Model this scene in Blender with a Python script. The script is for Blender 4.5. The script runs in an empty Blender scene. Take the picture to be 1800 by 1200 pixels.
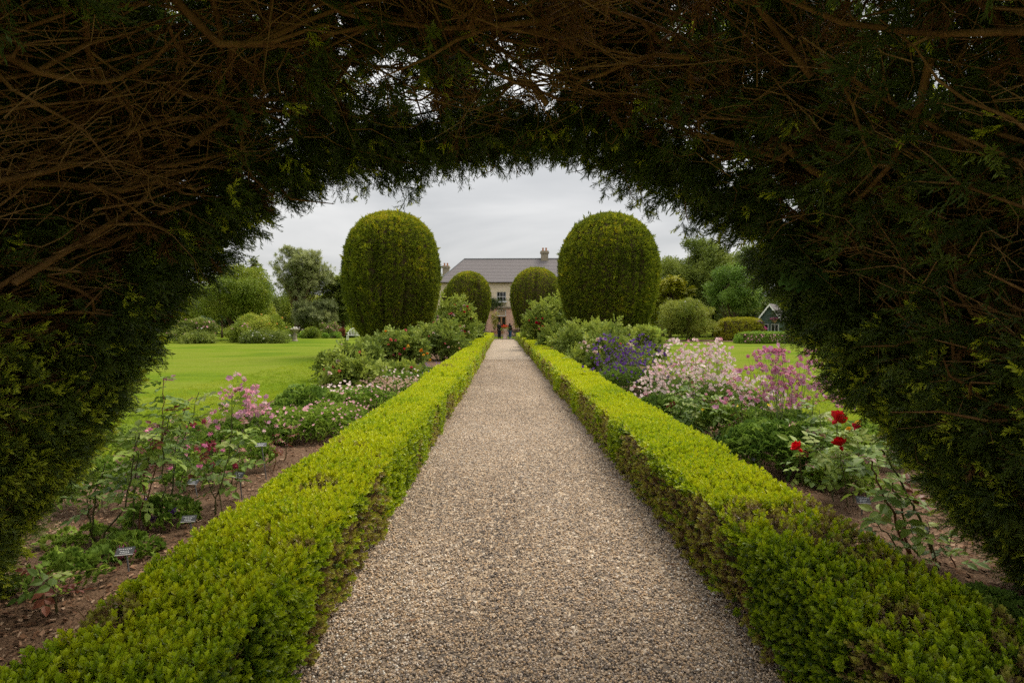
import bpy, math, random
import numpy as np
from mathutils import Vector, Matrix, Euler

# ------------------------------------------------------------------ camera, sky, sun, exposure
sc = bpy.context.scene
col = sc.collection
R_ = math.radians
CAMH = 1.7
FPX = 1000.0                     # focal length in pixels of the 1800 px wide photograph
cd = bpy.data.cameras.new('camera'); cam = bpy.data.objects.new('camera', cd); col.objects.link(cam)
cd.sensor_width = 36.0; cd.lens = 36.0 * FPX / 1800.0
cd.clip_start = 0.05; cd.clip_end = 3000.0
cam.location = (0, 0, CAMH)
cam.rotation_euler = (R_(90.0 - 1.947), 0, R_(-0.802))
sc.camera = cam

SUN_EL, SUN_AZ = 60.0, 46.0      # azimuth: degrees clockwise from +Y (ahead), so to the right and a little ahead
w = bpy.data.worlds.new('World'); sc.world = w; w.use_nodes = True
nt = w.node_tree; nt.nodes.clear(); N = nt.nodes.new; L = nt.links.new
out = N('ShaderNodeOutputWorld'); bg = N('ShaderNodeBackground')
sky = N('ShaderNodeTexSky'); sky.sky_type = 'NISHITA'; sky.sun_disc = False
sky.sun_elevation = R_(SUN_EL); sky.sun_rotation = R_(SUN_AZ)
skys = N('ShaderNodeVectorMath'); skys.operation = 'SCALE'; skys.inputs['Scale'].default_value = 0.06
L(sky.outputs['Color'], skys.inputs[0])
tc = N('ShaderNodeTexCoord'); sep = N('ShaderNodeSeparateXYZ'); L(tc.outputs['Generated'], sep.inputs[0])
# overcast cloud deck: the standard overcast law (1 + 2 sin(elevation)) / 3, with soft cloud structure
cl = N('ShaderNodeMath'); cl.operation = 'MAXIMUM'; cl.inputs[1].default_value = 0.0; L(sep.outputs['Z'], cl.inputs[0])
law = N('ShaderNodeMath'); law.operation = 'MULTIPLY_ADD'; law.inputs[1].default_value = 2.0; law.inputs[2].default_value = 1.0; L(cl.outputs[0], law.inputs[0])
den = N('ShaderNodeMath'); den.operation = 'ADD'; den.inputs[1].default_value = 0.16; L(cl.outputs[0], den.inputs[0])
dv = N('ShaderNodeVectorMath'); dv.operation = 'DIVIDE'
cb = N('ShaderNodeCombineXYZ'); L(den.outputs[0], cb.inputs[0]); L(den.outputs[0], cb.inputs[1]); cb.inputs[2].default_value = 1.0
L(tc.outputs['Generated'], dv.inputs[0]); L(cb.outputs[0], dv.inputs[1])
nz = N('ShaderNodeTexNoise'); nz.inputs['Scale'].default_value = 0.9; nz.inputs['Detail'].default_value = 5.0; nz.inputs['Roughness'].default_value = 0.5; nz.inputs['Distortion'].default_value = 0.4
L(dv.outputs[0], nz.inputs['Vector'])
cr = N('ShaderNodeValToRGB')
cr.color_ramp.elements[0].position = 0.34; cr.color_ramp.elements[0].color = (0.76, 0.765, 0.765, 1)
cr.color_ramp.elements[1].position = 0.66; cr.color_ramp.elements[1].color = (1.12, 1.105, 1.08, 1)
L(nz.outputs['Fac'], cr.inputs[0])
deck = N('ShaderNodeVectorMath'); deck.operation = 'SCALE'; L(cr.outputs[0], deck.inputs[0])
lk = N('ShaderNodeMath'); lk.operation = 'MULTIPLY'; lk.inputs[1].default_value = 0.205; L(law.outputs[0], lk.inputs[0]); L(lk.outputs[0], deck.inputs['Scale'])
mx = N('ShaderNodeMix'); mx.data_type = 'RGBA'; mx.inputs[0].default_value = 0.94
L(skys.outputs[0], mx.inputs[6]); L(deck.outputs[0], mx.inputs[7])
L(mx.outputs[2], bg.inputs['Color']); bg.inputs['Strength'].default_value = 1.0
L(bg.outputs[0], out.inputs['Surface'])

ld = bpy.data.lights.new('sun', 'SUN'); sun = bpy.data.objects.new('sun', ld); col.objects.link(sun)
ld.energy = 1.5; ld.angle = R_(35); ld.color = (1.0, 0.91, 0.76)
sun.location = (30, 15, 45)
_sd = Vector((math.sin(R_(SUN_AZ)) * math.cos(R_(SUN_EL)), math.cos(R_(SUN_AZ)) * math.cos(R_(SUN_EL)), math.sin(R_(SUN_EL))))
sun.rotation_euler = _sd.to_track_quat('Z', 'Y').to_euler()

vs = sc.view_settings
vs.view_transform = 'Standard'; vs.look = 'None'; vs.gamma = 1.0; vs.use_curve_mapping = False
vs.exposure = 1.5
sc.cycles.max_bounces = 4; sc.cycles.diffuse_bounces = 3; sc.cycles.glossy_bounces = 1; sc.cycles.transmission_bounces = 3; sc.cycles.adaptive_threshold = 0.02; sc.cycles.use_denoising = False

rng = np.random.default_rng(11)
rnd = random.Random(7)
PI = math.pi

# ------------------------------------------------------------------ helpers
_CM = Euler(cam.rotation_euler).to_matrix()
def P(px, py, d):
    """world point at depth Y = d seen at photograph pixel (px, py)"""
    v = _CM @ Vector(((px - 900) / FPX, (600 - py) / FPX, -1.0))
    t = d / v.y
    return Vector((v.x * t, d, CAMH + v.z * t))
def G(px, py, z=0.0):
    """point of the level plane z seen at photograph pixel (px, py)"""
    v = _CM @ Vector(((px - 900) / FPX, (600 - py) / FPX, -1.0))
    t = (z - CAMH) / v.z
    return Vector((v.x * t, v.y * t, z))

def _hash(ix, iy, iz, seed):
    h = (ix * 374761393 + iy * 668265263 + iz * 2147483647 + seed * 1274126177) & 0xFFFFFFFF
    h = ((h ^ (h >> 13)) * 1274126177) & 0xFFFFFFFF
    h = (h ^ (h >> 16)) & 0xFFFFFFFF
    return h / 4294967295.0
def noise3(p, freq=1.0, seed=0):
    p = np.atleast_2d(np.asarray(p, float)) * freq
    i = np.floor(p).astype(np.int64); f = p - i; f = f * f * (3 - 2 * f)
    r = np.zeros(len(p))
    for dx in (0, 1):
        for dy in (0, 1):
            for dz in (0, 1):
                wgt = (f[:, 0] if dx else 1 - f[:, 0]) * (f[:, 1] if dy else 1 - f[:, 1]) * (f[:, 2] if dz else 1 - f[:, 2])
                r += wgt * _hash(i[:, 0] + dx, i[:, 1] + dy, i[:, 2] + dz, seed)
    return r
def fbm(p, freq=1.0, seed=0, octv=3):
    r = 0; a = 1.0; t = 0
    for k in range(octv):
        r = r + a * noise3(p, freq * 2 ** k, seed + k * 17); t += a; a *= 0.5
    return r / t
def norm(v):
    v = np.asarray(v, float)
    return v / np.maximum(np.linalg.norm(v, axis=-1, keepdims=True), 1e-9)

class MB:
    """collects shapes for ONE mesh"""
    def __init__(s): s.V = []; s.F = []; s.T = []; s.M = []; s.mi = 0
    def add(s, vs_, fs, tip=0.0):
        b = len(s.V)
        for v in vs_: s.V.append((float(v[0]), float(v[1]), float(v[2])))
        if isinstance(tip, (int, float)): s.T.extend([tip] * len(vs_))
        else: s.T.extend(tip)
        for f in fs: s.F.append(tuple(b + i for i in f)); s.M.append(s.mi)
        return s
    def box(s, c, d, rz=0.0):
        x, y, z = d[0] / 2, d[1] / 2, d[2] / 2; ca, sa = math.cos(rz), math.sin(rz)
        vs_ = []
        for sz in (-1, 1):
            for sx, sy in ((-1, -1), (1, -1), (1, 1), (-1, 1)):
                px, py = sx * x, sy * y
                vs_.append((c[0] + px * ca - py * sa, c[1] + px * sa + py * ca, c[2] + sz * z))
        return s.add(vs_, [(3, 2, 1, 0), (4, 5, 6, 7), (0, 1, 5, 4), (1, 2, 6, 5), (2, 3, 7, 6), (3, 0, 4, 7)])
    def tube(s, pts, rad, sides=5, tip=0.0, cap=True):
        pts = [np.asarray(p, float) for p in pts]; n = len(pts)
        if np.isscalar(rad): rad = [rad] * n
        ref = np.array((0.31, 0.17, 0.93)); vs_ = []; fs = []
        for i in range(n):
            t = pts[min(i + 1, n - 1)] - pts[max(i - 1, 0)]; t = t / (np.linalg.norm(t) + 1e-12)
            r = ref if abs(t @ ref) < 0.93 else np.array((1.0, 0, 0))
            a = np.cross(t, r); a /= np.linalg.norm(a) + 1e-12; b = np.cross(t, a)
            for k in range(sides):
                th = 2 * PI * k / sides
                vs_.append(pts[i] + rad[i] * (math.cos(th) * a + math.sin(th) * b))
        for i in range(n - 1):
            for k in range(sides):
                k2 = (k + 1) % sides
                fs.append((i * sides + k, i * sides + k2, (i + 1) * sides + k2, (i + 1) * sides + k))
        if cap:
            fs.append(tuple(range(sides - 1, -1, -1))); fs.append(tuple((n - 1) * sides + k for k in range(sides)))
        return s.add(vs_, fs, tip)
    def lathe(s, prof, c=(0, 0, 0), sides=16, tip=0.0):
        vs_ = []; fs = []
        for r, z in prof:
            for k in range(sides):
                th = 2 * PI * k / sides
                vs_.append((c[0] + r * math.cos(th), c[1] + r * math.sin(th), c[2] + z))
        n = len(prof)
        for i in range(n - 1):
            for k in range(sides):
                k2 = (k + 1) % sides
                fs.append((i * sides + k, i * sides + k2, (i + 1) * sides + k2, (i + 1) * sides + k))
        fs.append(tuple(range(sides - 1, -1, -1))); fs.append(tuple((n - 1) * sides + k for k in range(sides)))
        return s.add(vs_, fs, tip)
    def leaf(s, b, d, up, ln, wd, tip=0.0, fold=0.15, mid=0.45, droop=0.0):
        """one leaf blade: two faces folded along the midrib"""
        b = np.asarray(b, float); d = norm(d); sd = np.cross(d, up)
        if np.linalg.norm(sd) < 1e-4: sd = np.cross(d, (0.3, 0.9, 0.1))
        sd = norm(sd); u = np.cross(sd, d)
        m = b + d * ln * mid + u * wd * fold
        e = b + d * ln - u * ln * droop
        return s.add([b, m + sd * wd / 2, e, m - sd * wd / 2], [(0, 1, 2), (0, 2, 3)], tip)
    def oval(s, b, d, up, ln, wd, tip=0.0, droop=0.12):
        """broader leaf blade of six outline points"""
        b = np.asarray(b, float); d = norm(d); sd = norm(np.cross(d, up) + 1e-6); u = np.cross(sd, d)
        q = []
        for t, h in ((0, 0), (0.3, 0.46), (0.62, 0.42), (1, 0)):
            c = b + d * ln * t - u * ln * droop * t * t
            if h: q += [c + sd * wd * h + u * wd * .14, c, c - sd * wd * h + u * wd * .14]
            else: q += [c]
        return s.add(q, [(0, 1, 2), (0, 2, 3), (1, 4, 5, 2), (2, 5, 6, 3), (4, 7, 5), (5, 7, 6)], tip)
    def mesh(s, name, mats, smooth=False):
        me = bpy.data.meshes.new(name); me.from_pydata(s.V, [], s.F); me.update()
        if any(s.T):
            a = me.attributes.new('tip', 'FLOAT', 'POINT'); a.data.foreach_set('value', np.array(s.T, np.float32))
        for m in (mats if isinstance(mats, (list, tuple)) else [mats]): me.materials.append(m)
        if len(me.materials) > 1: me.polygons.foreach_set('material_index', np.array(s.M, np.int32))
        if smooth: me.polygons.foreach_set('use_smooth', np.ones(len(me.polygons), bool))
        return me
    def build(s, name, mats, parent=None, loc=None, rz=None, smooth=False, kind=None, label=None):
        return link(name, s.mesh(name, mats, smooth), parent, loc, rz, kind, label)

def link(name, data, parent=None, loc=None, rz=None, kind=None, label=None):
    o = bpy.data.objects.new(name, data); col.objects.link(o)
    if parent is not None: o.parent = parent
    if loc is not None: o.location = loc
    if rz is not None: o.rotation_euler = (0, 0, rz) if np.isscalar(rz) else rz
    if kind: o['kind'] = kind
    if label: o['label'] = label
    return o
def thing(name, label, cat, loc=(0, 0, 0), rz=0.0, group=None, data=None):
    o = link(name, data, None, loc, rz); o['label'] = label; o['category'] = cat
    if group: o['group'] = group
    return o
def struct(name, me, loc=None):
    return link(name, me, None, loc, kind='structure')

# ---- scattering: points carry rot / scl / tint / idx, a node group sets a small mesh on each of them
_groups = {}
def _gn(sources):
    key = tuple(o.name for o in sources)
    if key in _groups: return _groups[key]
    g = bpy.data.node_groups.new('scatter', 'GeometryNodeTree')
    g.interface.new_socket('Geometry', in_out='INPUT', socket_type='NodeSocketGeometry')
    g.interface.new_socket('Geometry', in_out='OUTPUT', socket_type='NodeSocketGeometry')
    n = g.nodes.new; k = g.links.new
    gi = n('NodeGroupInput'); go = n('NodeGroupOutput'); iop = n('GeometryNodeInstanceOnPoints'); jn = n('GeometryNodeJoinGeometry')
    for s in reversed(sources):
        oi = n('GeometryNodeObjectInfo'); oi.inputs['Object'].default_value = s; oi.inputs['As Instance'].default_value = False
        gti = n('GeometryNodeGeometryToInstance'); k(oi.outputs['Geometry'], gti.inputs[0]); k(gti.outputs[0], jn.inputs[0])
    def attr(nm, ty):
        a = n('GeometryNodeInputNamedAttribute'); a.data_type = ty; a.inputs['Name'].default_value = nm
        return [o for o in a.outputs if o.enabled and o.name == 'Attribute'][0]
    e2r = n('FunctionNodeEulerToRotation'); k(attr('rot', 'FLOAT_VECTOR'), e2r.inputs[0])
    k(gi.outputs[0], iop.inputs['Points']); k(jn.outputs[0], iop.inputs['Instance'])
    iop.inputs['Pick Instance'].default_value = True
    k(attr('idx', 'INT'), iop.inputs['Instance Index']); k(e2r.outputs[0], iop.inputs['Rotation']); k(attr('scl', 'FLOAT_VECTOR'), iop.inputs['Scale'])
    k(iop.outputs[0], go.inputs[0])
    _groups[key] = g
    return g
N_INST = [0]
def scatter(name, parent, pts, dirs, sources, scl=1.0, tint=0.5, idx=None, spin=None, kind='stuff', loc=None):
    pts = np.asarray(pts, float); n = len(pts); N_INST[0] += n
    d = norm(np.broadcast_to(np.asarray(dirs, float), (n, 3)))
    a = np.where(np.abs(d[:, 2:3]) < 0.95, np.array([[0, 0, 1.0]]), np.array([[1.0, 0, 0]]))
    x = norm(np.cross(a, d)); y = np.cross(d, x)
    sp = rng.uniform(0, 2 * PI, n) if spin is None else np.broadcast_to(spin, n)
    c, s_ = np.cos(sp)[:, None], np.sin(sp)[:, None]
    X = x * c + y * s_; Y = -x * s_ + y * c
    ry = np.arcsin(np.clip(-X[:, 2], -1, 1)); rx = np.arctan2(Y[:, 2], d[:, 2]); rz = np.arctan2(X[:, 1], X[:, 0])
    me = bpy.data.meshes.new(name); me.vertices.add(n); me.vertices.foreach_set('co', pts.astype(np.float32).ravel())
    def put(nm, ty, val, key):
        at = me.attributes.new(nm, ty, 'POINT'); at.data.foreach_set(key, val)
    put('rot', 'FLOAT_VECTOR', np.stack([rx, ry, rz], 1).astype(np.float32).ravel(), 'vector')
    sc_ = np.asarray(scl, float)
    if sc_.ndim < 2: sc_ = np.repeat(np.broadcast_to(sc_, n)[:, None], 3, 1)
    put('scl', 'FLOAT_VECTOR', sc_.astype(np.float32).ravel(), 'vector')
    put('tint', 'FLOAT', np.broadcast_to(np.clip(tint, 0, 1), n).astype(np.float32).copy(), 'value')
    ii = rng.integers(0, len(sources), n) if idx is None else np.broadcast_to(idx, n)
    put('idx', 'INT', ii.astype(np.int32).copy(), 'value')
    me.update()
    o = link(name, me, parent, loc, kind=kind)
    m = o.modifiers.new('scatter', 'NODES'); m.node_group = _gn(sources)
    return o
def source(name, mb, mats, smooth=False):
    return bpy.data.objects.new(name, mb.mesh(name, mats, smooth))     # not linked: only scattered

# ------------------------------------------------------------------ materials
def newmat(name):
    m = bpy.data.materials.new(name); m.use_nodes = True; nt = m.node_tree
    b = nt.nodes['Principled BSDF']
    return m, nt, b
def ramp(nt, fac, stops):
    r = nt.nodes.new('ShaderNodeValToRGB'); e = r.color_ramp.elements
    while len(e) < len(stops): e.new(0.5)
    for q, (p, c) in zip(e, stops): q.position = p; q.color = (*c, 1)
    nt.links.new(fac, r.inputs[0]); return r.outputs[0]
def leafmat(name, stops, tipc=None, tr=0.3, rough=0.5, spec=0.3, by='tint', tipamt=1.0):
    """foliage: colour by the tint of each spray, younger colour towards 'tip', some light passing through the blades"""
    m, nt, b = newmat(name); n = nt.nodes.new; k = nt.links.new
    if by == 'tint':
        a = n('ShaderNodeAttribute'); a.attribute_type = 'INSTANCER'; a.attribute_name = 'tint'; fac = a.outputs['Fac']
    else:
        a = n('ShaderNodeObjectInfo'); fac = a.outputs['Random']
    c = ramp(nt, fac, stops)
    if tipc is not None:
        t = n('ShaderNodeAttribute'); t.attribute_type = 'GEOMETRY'; t.attribute_name = 'tip'
        tm = n('ShaderNodeMath'); tm.operation = 'MULTIPLY'; tm.inputs[1].default_value = tipamt; k(t.outputs['Fac'], tm.inputs[0])
        mx = n('ShaderNodeMix'); mx.data_type = 'RGBA'; k(tm.outputs[0], mx.inputs[0]); k(c, mx.inputs[6]); mx.inputs[7].default_value = (*tipc, 1); c = mx.outputs[2]
    k(c, b.inputs['Base Color']); b.inputs['Roughness'].default_value = rough; b.inputs['Specular IOR Level'].default_value = spec
    if tr > 0:
        t = n('ShaderNodeBsdfTranslucent'); ms = n('ShaderNodeMixShader'); ms.inputs[0].default_value = tr
        k(c, t.inputs['Color']); k(b.outputs[0], ms.inputs[1]); k(t.outputs[0], ms.inputs[2])
        k(ms.outputs[0], nt.nodes['Material Output'].inputs['Surface'])
    return m
def noisemat(name, stops, scale=5.0, detail=6.0, rough=0.8, spec=0.2, bump=0.0, bscale=None, stretch=None, dist=0.02, rgh=0.6):
    m, nt, b = newmat(name); n = nt.nodes.new; k = nt.links.new
    tc = n('ShaderNodeTexCoord'); v = tc.outputs['Object']
    if stretch:
        mp = n('ShaderNodeMapping'); mp.inputs['Scale'].default_value = stretch; k(v, mp.inputs[0]); v = mp.outputs[0]
    z = n('ShaderNodeTexNoise'); z.inputs['Scale'].default_value = scale; z.inputs['Detail'].default_value = detail; z.inputs['Roughness'].default_value = rgh; k(v, z.inputs['Vector'])
    k(ramp(nt, z.outputs['Fac'], stops), b.inputs['Base Color'])
    b.inputs['Roughness'].default_value = rough; b.inputs['Specular IOR Level'].default_value = spec
    if bump:
        z2 = n('ShaderNodeTexNoise'); z2.inputs['Scale'].default_value = bscale or scale * 4; z2.inputs['Detail'].default_value = 6; k(v, z2.inputs['Vector'])
        bp = n('ShaderNodeBump'); bp.inputs['Strength'].default_value = bump; bp.inputs['Distance'].default_value = dist
        k(z2.outputs['Fac'], bp.inputs['Height']); k(bp.outputs[0], b.inputs['Normal'])
    return m
def flat(name, c, rough=0.6, spec=0.3, var=0.12, metal=0.0):
    m = noisemat(name, [(0.3, tuple(x * (1 - var) for x in c)), (0.7, tuple(min(1, x * (1 + var)) for x in c))], 9.0, 5, rough, spec)
    m.node_tree.nodes['Principled BSDF'].inputs['Metallic'].default_value = metal
    return m

M_bark = noisemat('bark', [(0.25, (.045, .03, .018)), (0.5, (.10, .065, .038)), (0.75, (.17, .12, .08))], 30, 6, .9, .1, .6, 60, (1, 1, .25))
M_yewbark = noisemat('yew_bark', [(0.25, (.09, .046, .018)), (0.5, (.20, .105, .040)), (0.78, (.33, .195, .085))], 14, 6, .85, .15, .5, 60, (1, 1, .4))
M_twig = noisemat('dead_twig', [(0.3, (.14, .076, .030)), (0.7, (.31, .185, .080))], 18, 4, .85, .15)
M_core = noisemat('hedge_core', [(0.3, (.03, .024, .010)), (0.7, (.10, .072, .034))], 30, 5, .95, .05, .6, 80)
M_yew = leafmat('yew_needles', [(0, (.045, .075, .014)), (.5, (.105, .155, .022)), (1, (.23, .29, .03))], (.56, .62, .045), .38, .45, .4)
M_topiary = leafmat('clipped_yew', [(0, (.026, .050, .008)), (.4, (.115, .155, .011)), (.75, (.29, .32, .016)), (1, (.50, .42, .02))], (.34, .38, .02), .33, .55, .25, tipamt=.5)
M_dead = leafmat('dead_needles', [(0, (.10, .045, .018)), (1, (.26, .13, .05))], None, .2, .7, .2)
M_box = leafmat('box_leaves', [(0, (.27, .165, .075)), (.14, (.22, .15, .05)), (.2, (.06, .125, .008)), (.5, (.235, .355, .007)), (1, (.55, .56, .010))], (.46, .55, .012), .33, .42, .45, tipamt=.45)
# ------------------------------------------------------------------ ground: lawn, path, beds
def lawnmat():
    m, nt, b = newmat('lawn'); n = nt.nodes.new; k = nt.links.new
    tc = n('ShaderNodeTexCoord'); v = tc.outputs['Object']
    z1 = n('ShaderNodeTexNoise'); z1.inputs['Scale'].default_value = 14; z1.inputs['Detail'].default_value = 8; z1.inputs['Roughness'].default_value = .75; k(v, z1.inputs['Vector'])
    z2 = n('ShaderNodeTexNoise'); z2.inputs['Scale'].default_value = .35; z2.inputs['Detail'].default_value = 4; k(v, z2.inputs['Vector'])
    mp = n('ShaderNodeMapping'); mp.inputs['Rotation'].default_value = (0, 0, R_(-14)); mp.inputs['Scale'].default_value = (.12, .30, 1); k(v, mp.inputs[0])
    wv = n('ShaderNodeTexNoise'); wv.inputs['Scale'].default_value = 1.0; wv.inputs['Detail'].default_value = 3; k(mp.outputs[0], wv.inputs['Vector'])
    a = n('ShaderNodeMath'); a.operation = 'MULTIPLY_ADD'; a.inputs[1].default_value = .75; k(wv.outputs['Fac'], a.inputs[0])
    q = n('ShaderNodeMath'); q.operation = 'MULTIPLY'; q.inputs[1].default_value = .3; k(z2.outputs['Fac'], q.inputs[0]); k(q.outputs[0], a.inputs[2])
    c = ramp(nt, a.outputs[0], [(.40, (.075, .132, .010)), (.48, (.115, .172, .010)), (.56, (.145, .185, .020)), (.64, (.13, .175, .014)), (.74, (.20, .20, .04))])
    g = ramp(nt, z1.outputs['Fac'], [(.3, (.5, .52, .5)), (.7, (1.38, 1.34, 1.3))])
    mu = n('ShaderNodeMix'); mu.data_type = 'RGBA'; mu.blend_type = 'MULTIPLY'; mu.inputs[0].default_value = 1; k(c, mu.inputs[6]); k(g, mu.inputs[7])
    k(mu.outputs[2], b.inputs['Base Color']); b.inputs['Roughness'].default_value = .95; b.inputs['Specular IOR Level'].default_value = .02
    bp = n('ShaderNodeBump'); bp.inputs['Strength'].default_value = .7; bp.inputs['Distance'].default_value = .03; k(z1.outputs['Fac'], bp.inputs['Height']); k(bp.outputs[0], b.inputs['Normal'])
    return m
M_lawn = lawnmat()
def gravelmat():
    m, nt, b = newmat('gravel'); n = nt.nodes.new; k = nt.links.new
    tc = n('ShaderNodeTexCoord'); v = tc.outputs['Object']
    vo = n('ShaderNodeTexVoronoi'); vo.inputs['Scale'].default_value = 42; k(v, vo.inputs['Vector'])
    sp = n('ShaderNodeSeparateColor'); k(vo.outputs['Color'], sp.inputs[0])
    c = ramp(nt, sp.outputs[0], [(0, (.08, .065, .05)), (.3, (.18, .138, .10)), (.6, (.33, .245, .165)), (.85, (.47, .365, .245)), (1, (.62, .54, .44))])
    zl = n('ShaderNodeTexNoise'); zl.inputs['Scale'].default_value = 1.1; zl.inputs['Detail'].default_value = 3; k(v, zl.inputs['Vector'])
    g = ramp(nt, zl.outputs['Fac'], [(.3, (.78, .76, .74)), (.7, (.98, .97, .95))])
    mu = n('ShaderNodeMix'); mu.data_type = 'RGBA'; mu.blend_type = 'MULTIPLY'; mu.inputs[0].default_value = 1; k(c, mu.inputs[6]); k(g, mu.inputs[7])
    k(mu.outputs[2], b.inputs['Base Color']); b.inputs['Roughness'].default_value = .75
    bp = n('ShaderNodeBump'); bp.invert = True; bp.inputs['Strength'].default_value = .9; bp.inputs['Distance'].default_value = .012; k(vo.outputs['Distance'], bp.inputs['Height']); k(bp.outputs[0], b.inputs['Normal'])
    return m
M_gravel = gravelmat()
def pebblemat():
    m, nt, b = newmat('pebbles'); n = nt.nodes.new; k = nt.links.new
    a = n('ShaderNodeAttribute'); a.attribute_type = 'INSTANCER'; a.attribute_name = 'tint'
    k(ramp(nt, a.outputs['Fac'], [(0, (.11, .09, .08)), (.22, (.22, .18, .15)), (.42, (.40, .30, .21)), (.6, (.52, .35, .20)), (.75, (.60, .46, .32)), (.9, (.56, .48, .41)), (1, (.82, .76, .66))]), b.inputs['Base Color'])
    b.inputs['Roughness'].default_value = .6; b.inputs['Specular IOR Level'].default_value = .35
    return m
M_pebble = pebblemat()
M_soil = noisemat('bark_mulch', [(.25, (.065, .038, .022)), (.5, (.14, .085, .052)), (.75, (.24, .16, .105))], 45, 8, .9, .1, 1.0, 70, None, .03, .75)
M_chip = leafmat('mulch_chips', [(0, (.06, .03, .017)), (.5, (.17, .09, .05)), (.85, (.27, .165, .105)), (1, (.40, .29, .20))], None, 0, .85, .1)

def grid(name, x0, x1, y0, y1, nx, ny, zf, mat, smooth=True):
    xs = np.linspace(x0, x1, nx); ys = np.linspace(y0, y1, ny)
    X, Y = np.meshgrid(xs, ys); pp = np.stack([X.ravel(), Y.ravel(), np.zeros(X.size)], 1); pp[:, 2] = zf(pp)
    me = bpy.data.meshes.new(name)
    f = [(j * nx + i, j * nx + i + 1, (j + 1) * nx + i + 1, (j + 1) * nx + i) for j in range(ny - 1) for i in range(nx - 1)]
    me.from_pydata(pp.tolist(), [], f); me.materials.append(mat)
    if smooth: me.polygons.foreach_set('use_smooth', np.ones(len(f), bool))
    return me
struct('lawn', grid('lawn', -900, 900, -300, 1500, 2, 2, lambda p: 0 * p[:, 0], M_lawn))
XL, XR = -1.03, 1.36                 # path edges
struct('gravel_path', grid('gravel_path', XL - .25, XR + .25, -4, 57.2, 3, 30, lambda p: 0 * p[:, 0] + .006, M_gravel))
soilz = lambda p: .012 + .05 * fbm(p, 1.3, 5, 3)
BEDL, BEDR = -4.9, 5.2
struct('flower_bed_left', grid('flower_bed_left', BEDL, -1.3, -1.5, 56, 26, 220, soilz, M_soil))
struct('flower_bed_right', grid('flower_bed_right', 1.6, BEDR, -1.5, 56, 26, 220, soilz, M_soil))

def pebble(seed):
    r = np.random.default_rng(seed); mb = MB(); t = (1 + 5 ** .5) / 2
    v = norm(np.array([(-1, t, 0), (1, t, 0), (-1, -t, 0), (1, -t, 0), (0, -1, t), (0, 1, t), (0, -1, -t), (0, 1, -t), (t, 0, -1), (t, 0, 1), (-t, 0, -1), (-t, 0, 1)]))
    f = [(0, 11, 5), (0, 5, 1), (0, 1, 7), (0, 7, 10), (0, 10, 11), (1, 5, 9), (5, 11, 4), (11, 10, 2), (10, 7, 6), (7, 1, 8), (3, 9, 4), (3, 4, 2), (3, 2, 6), (3, 6, 8), (3, 8, 9), (4, 9, 5), (2, 4, 11), (6, 2, 10), (8, 6, 7), (9, 8, 1)]
    v = v * (1 + r.uniform(-.16, .16, (12, 1))) * np.array([1, .78, .55]) * .5
    return source('pebble', mb.add(v, f), M_pebble, True)
PEB = [pebble(i) for i in range(4)]
n = 165000
yy = 1.9 + 24 * rng.random(n) ** 2.1; xx = rng.uniform(XL - .12, XR + .12, n)
gp = np.stack([xx, yy, .008 + .012 * rng.random(n)], 1)
gd = norm(np.stack([rng.normal(0, .28, n), rng.normal(0, .28, n), np.ones(n)], 1))
pt = np.clip(rng.random(n) * .9 + .45 * (fbm(gp * (1, .35, 1), 1.6, 3) - .5) + (rng.random(n) < .03) * .2, 0, 1)
g_ = scatter('gravel', None, gp, gd, PEB, .0095 + .0110 * rng.random(n) ** 1.8, pt); g_['label'] = 'loose rounded tan and grey pebbles covering the garden path'; g_['category'] = 'gravel'

mb = MB(); mb.add([(-.5, -.12, 0), (.5, -.16, .02), (.55, .12, .05), (-.45, .15, .03), (-.5, -.12, -.05), (.5, -.16, -.03)], [(0, 1, 2, 3), (4, 5, 1, 0)])
CHIP = [source('chip', mb, M_chip)]
mb = MB(); mb.add([(-.5, -.25, 0), (.3, -.3, .05), (.5, .2, -.02), (-.3, .3, .06)], [(0, 1, 2), (0, 2, 3)]); CHIP.append(source('chip', mb, M_chip))
k_ = 70; lp = np.stack([np.where(rng.random(k_) < .7, np.where(rng.random(k_) < .5, XL + .25 * rng.random(k_) ** 2, XR - .25 * rng.random(k_) ** 2), rng.uniform(XL, XR, k_)), 2.3 + 14 * rng.random(k_) ** 1.5, np.full(k_, .026)], 1)
lo = scatter('leaf_litter', None, lp, norm(np.stack([rng.normal(0, .3, k_), rng.normal(0, .3, k_), np.ones(k_)], 1)), CHIP, .012 + .028 * rng.random(k_), rng.random(k_)); lo['label'] = 'few dry leaves and bits of bark lying on the gravel'; lo['category'] = 'leaf litter'
def mulch(name, x0, x1, n, lab):
    p = np.stack([rng.uniform(x0, x1, n), 1.2 + 13 * rng.random(n) ** 1.9, np.zeros(n)], 1); p[:, 2] = soilz(p) + .012
    d = norm(np.stack([rng.normal(0, .4, n), rng.normal(0, .4, n), np.ones(n)], 1))
    o = scatter(name, None, p, d, CHIP, .012 + .032 * rng.random(n) ** 2, rng.random(n)); o['label'] = lab; o['category'] = 'mulch'
mulch('mulch', BEDL, -1.6, 36000, 'brown bark chips strewn over the left flower bed')
mulch('mulch', 1.9, BEDR, 36000, 'brown bark chips strewn over the right flower bed')

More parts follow.
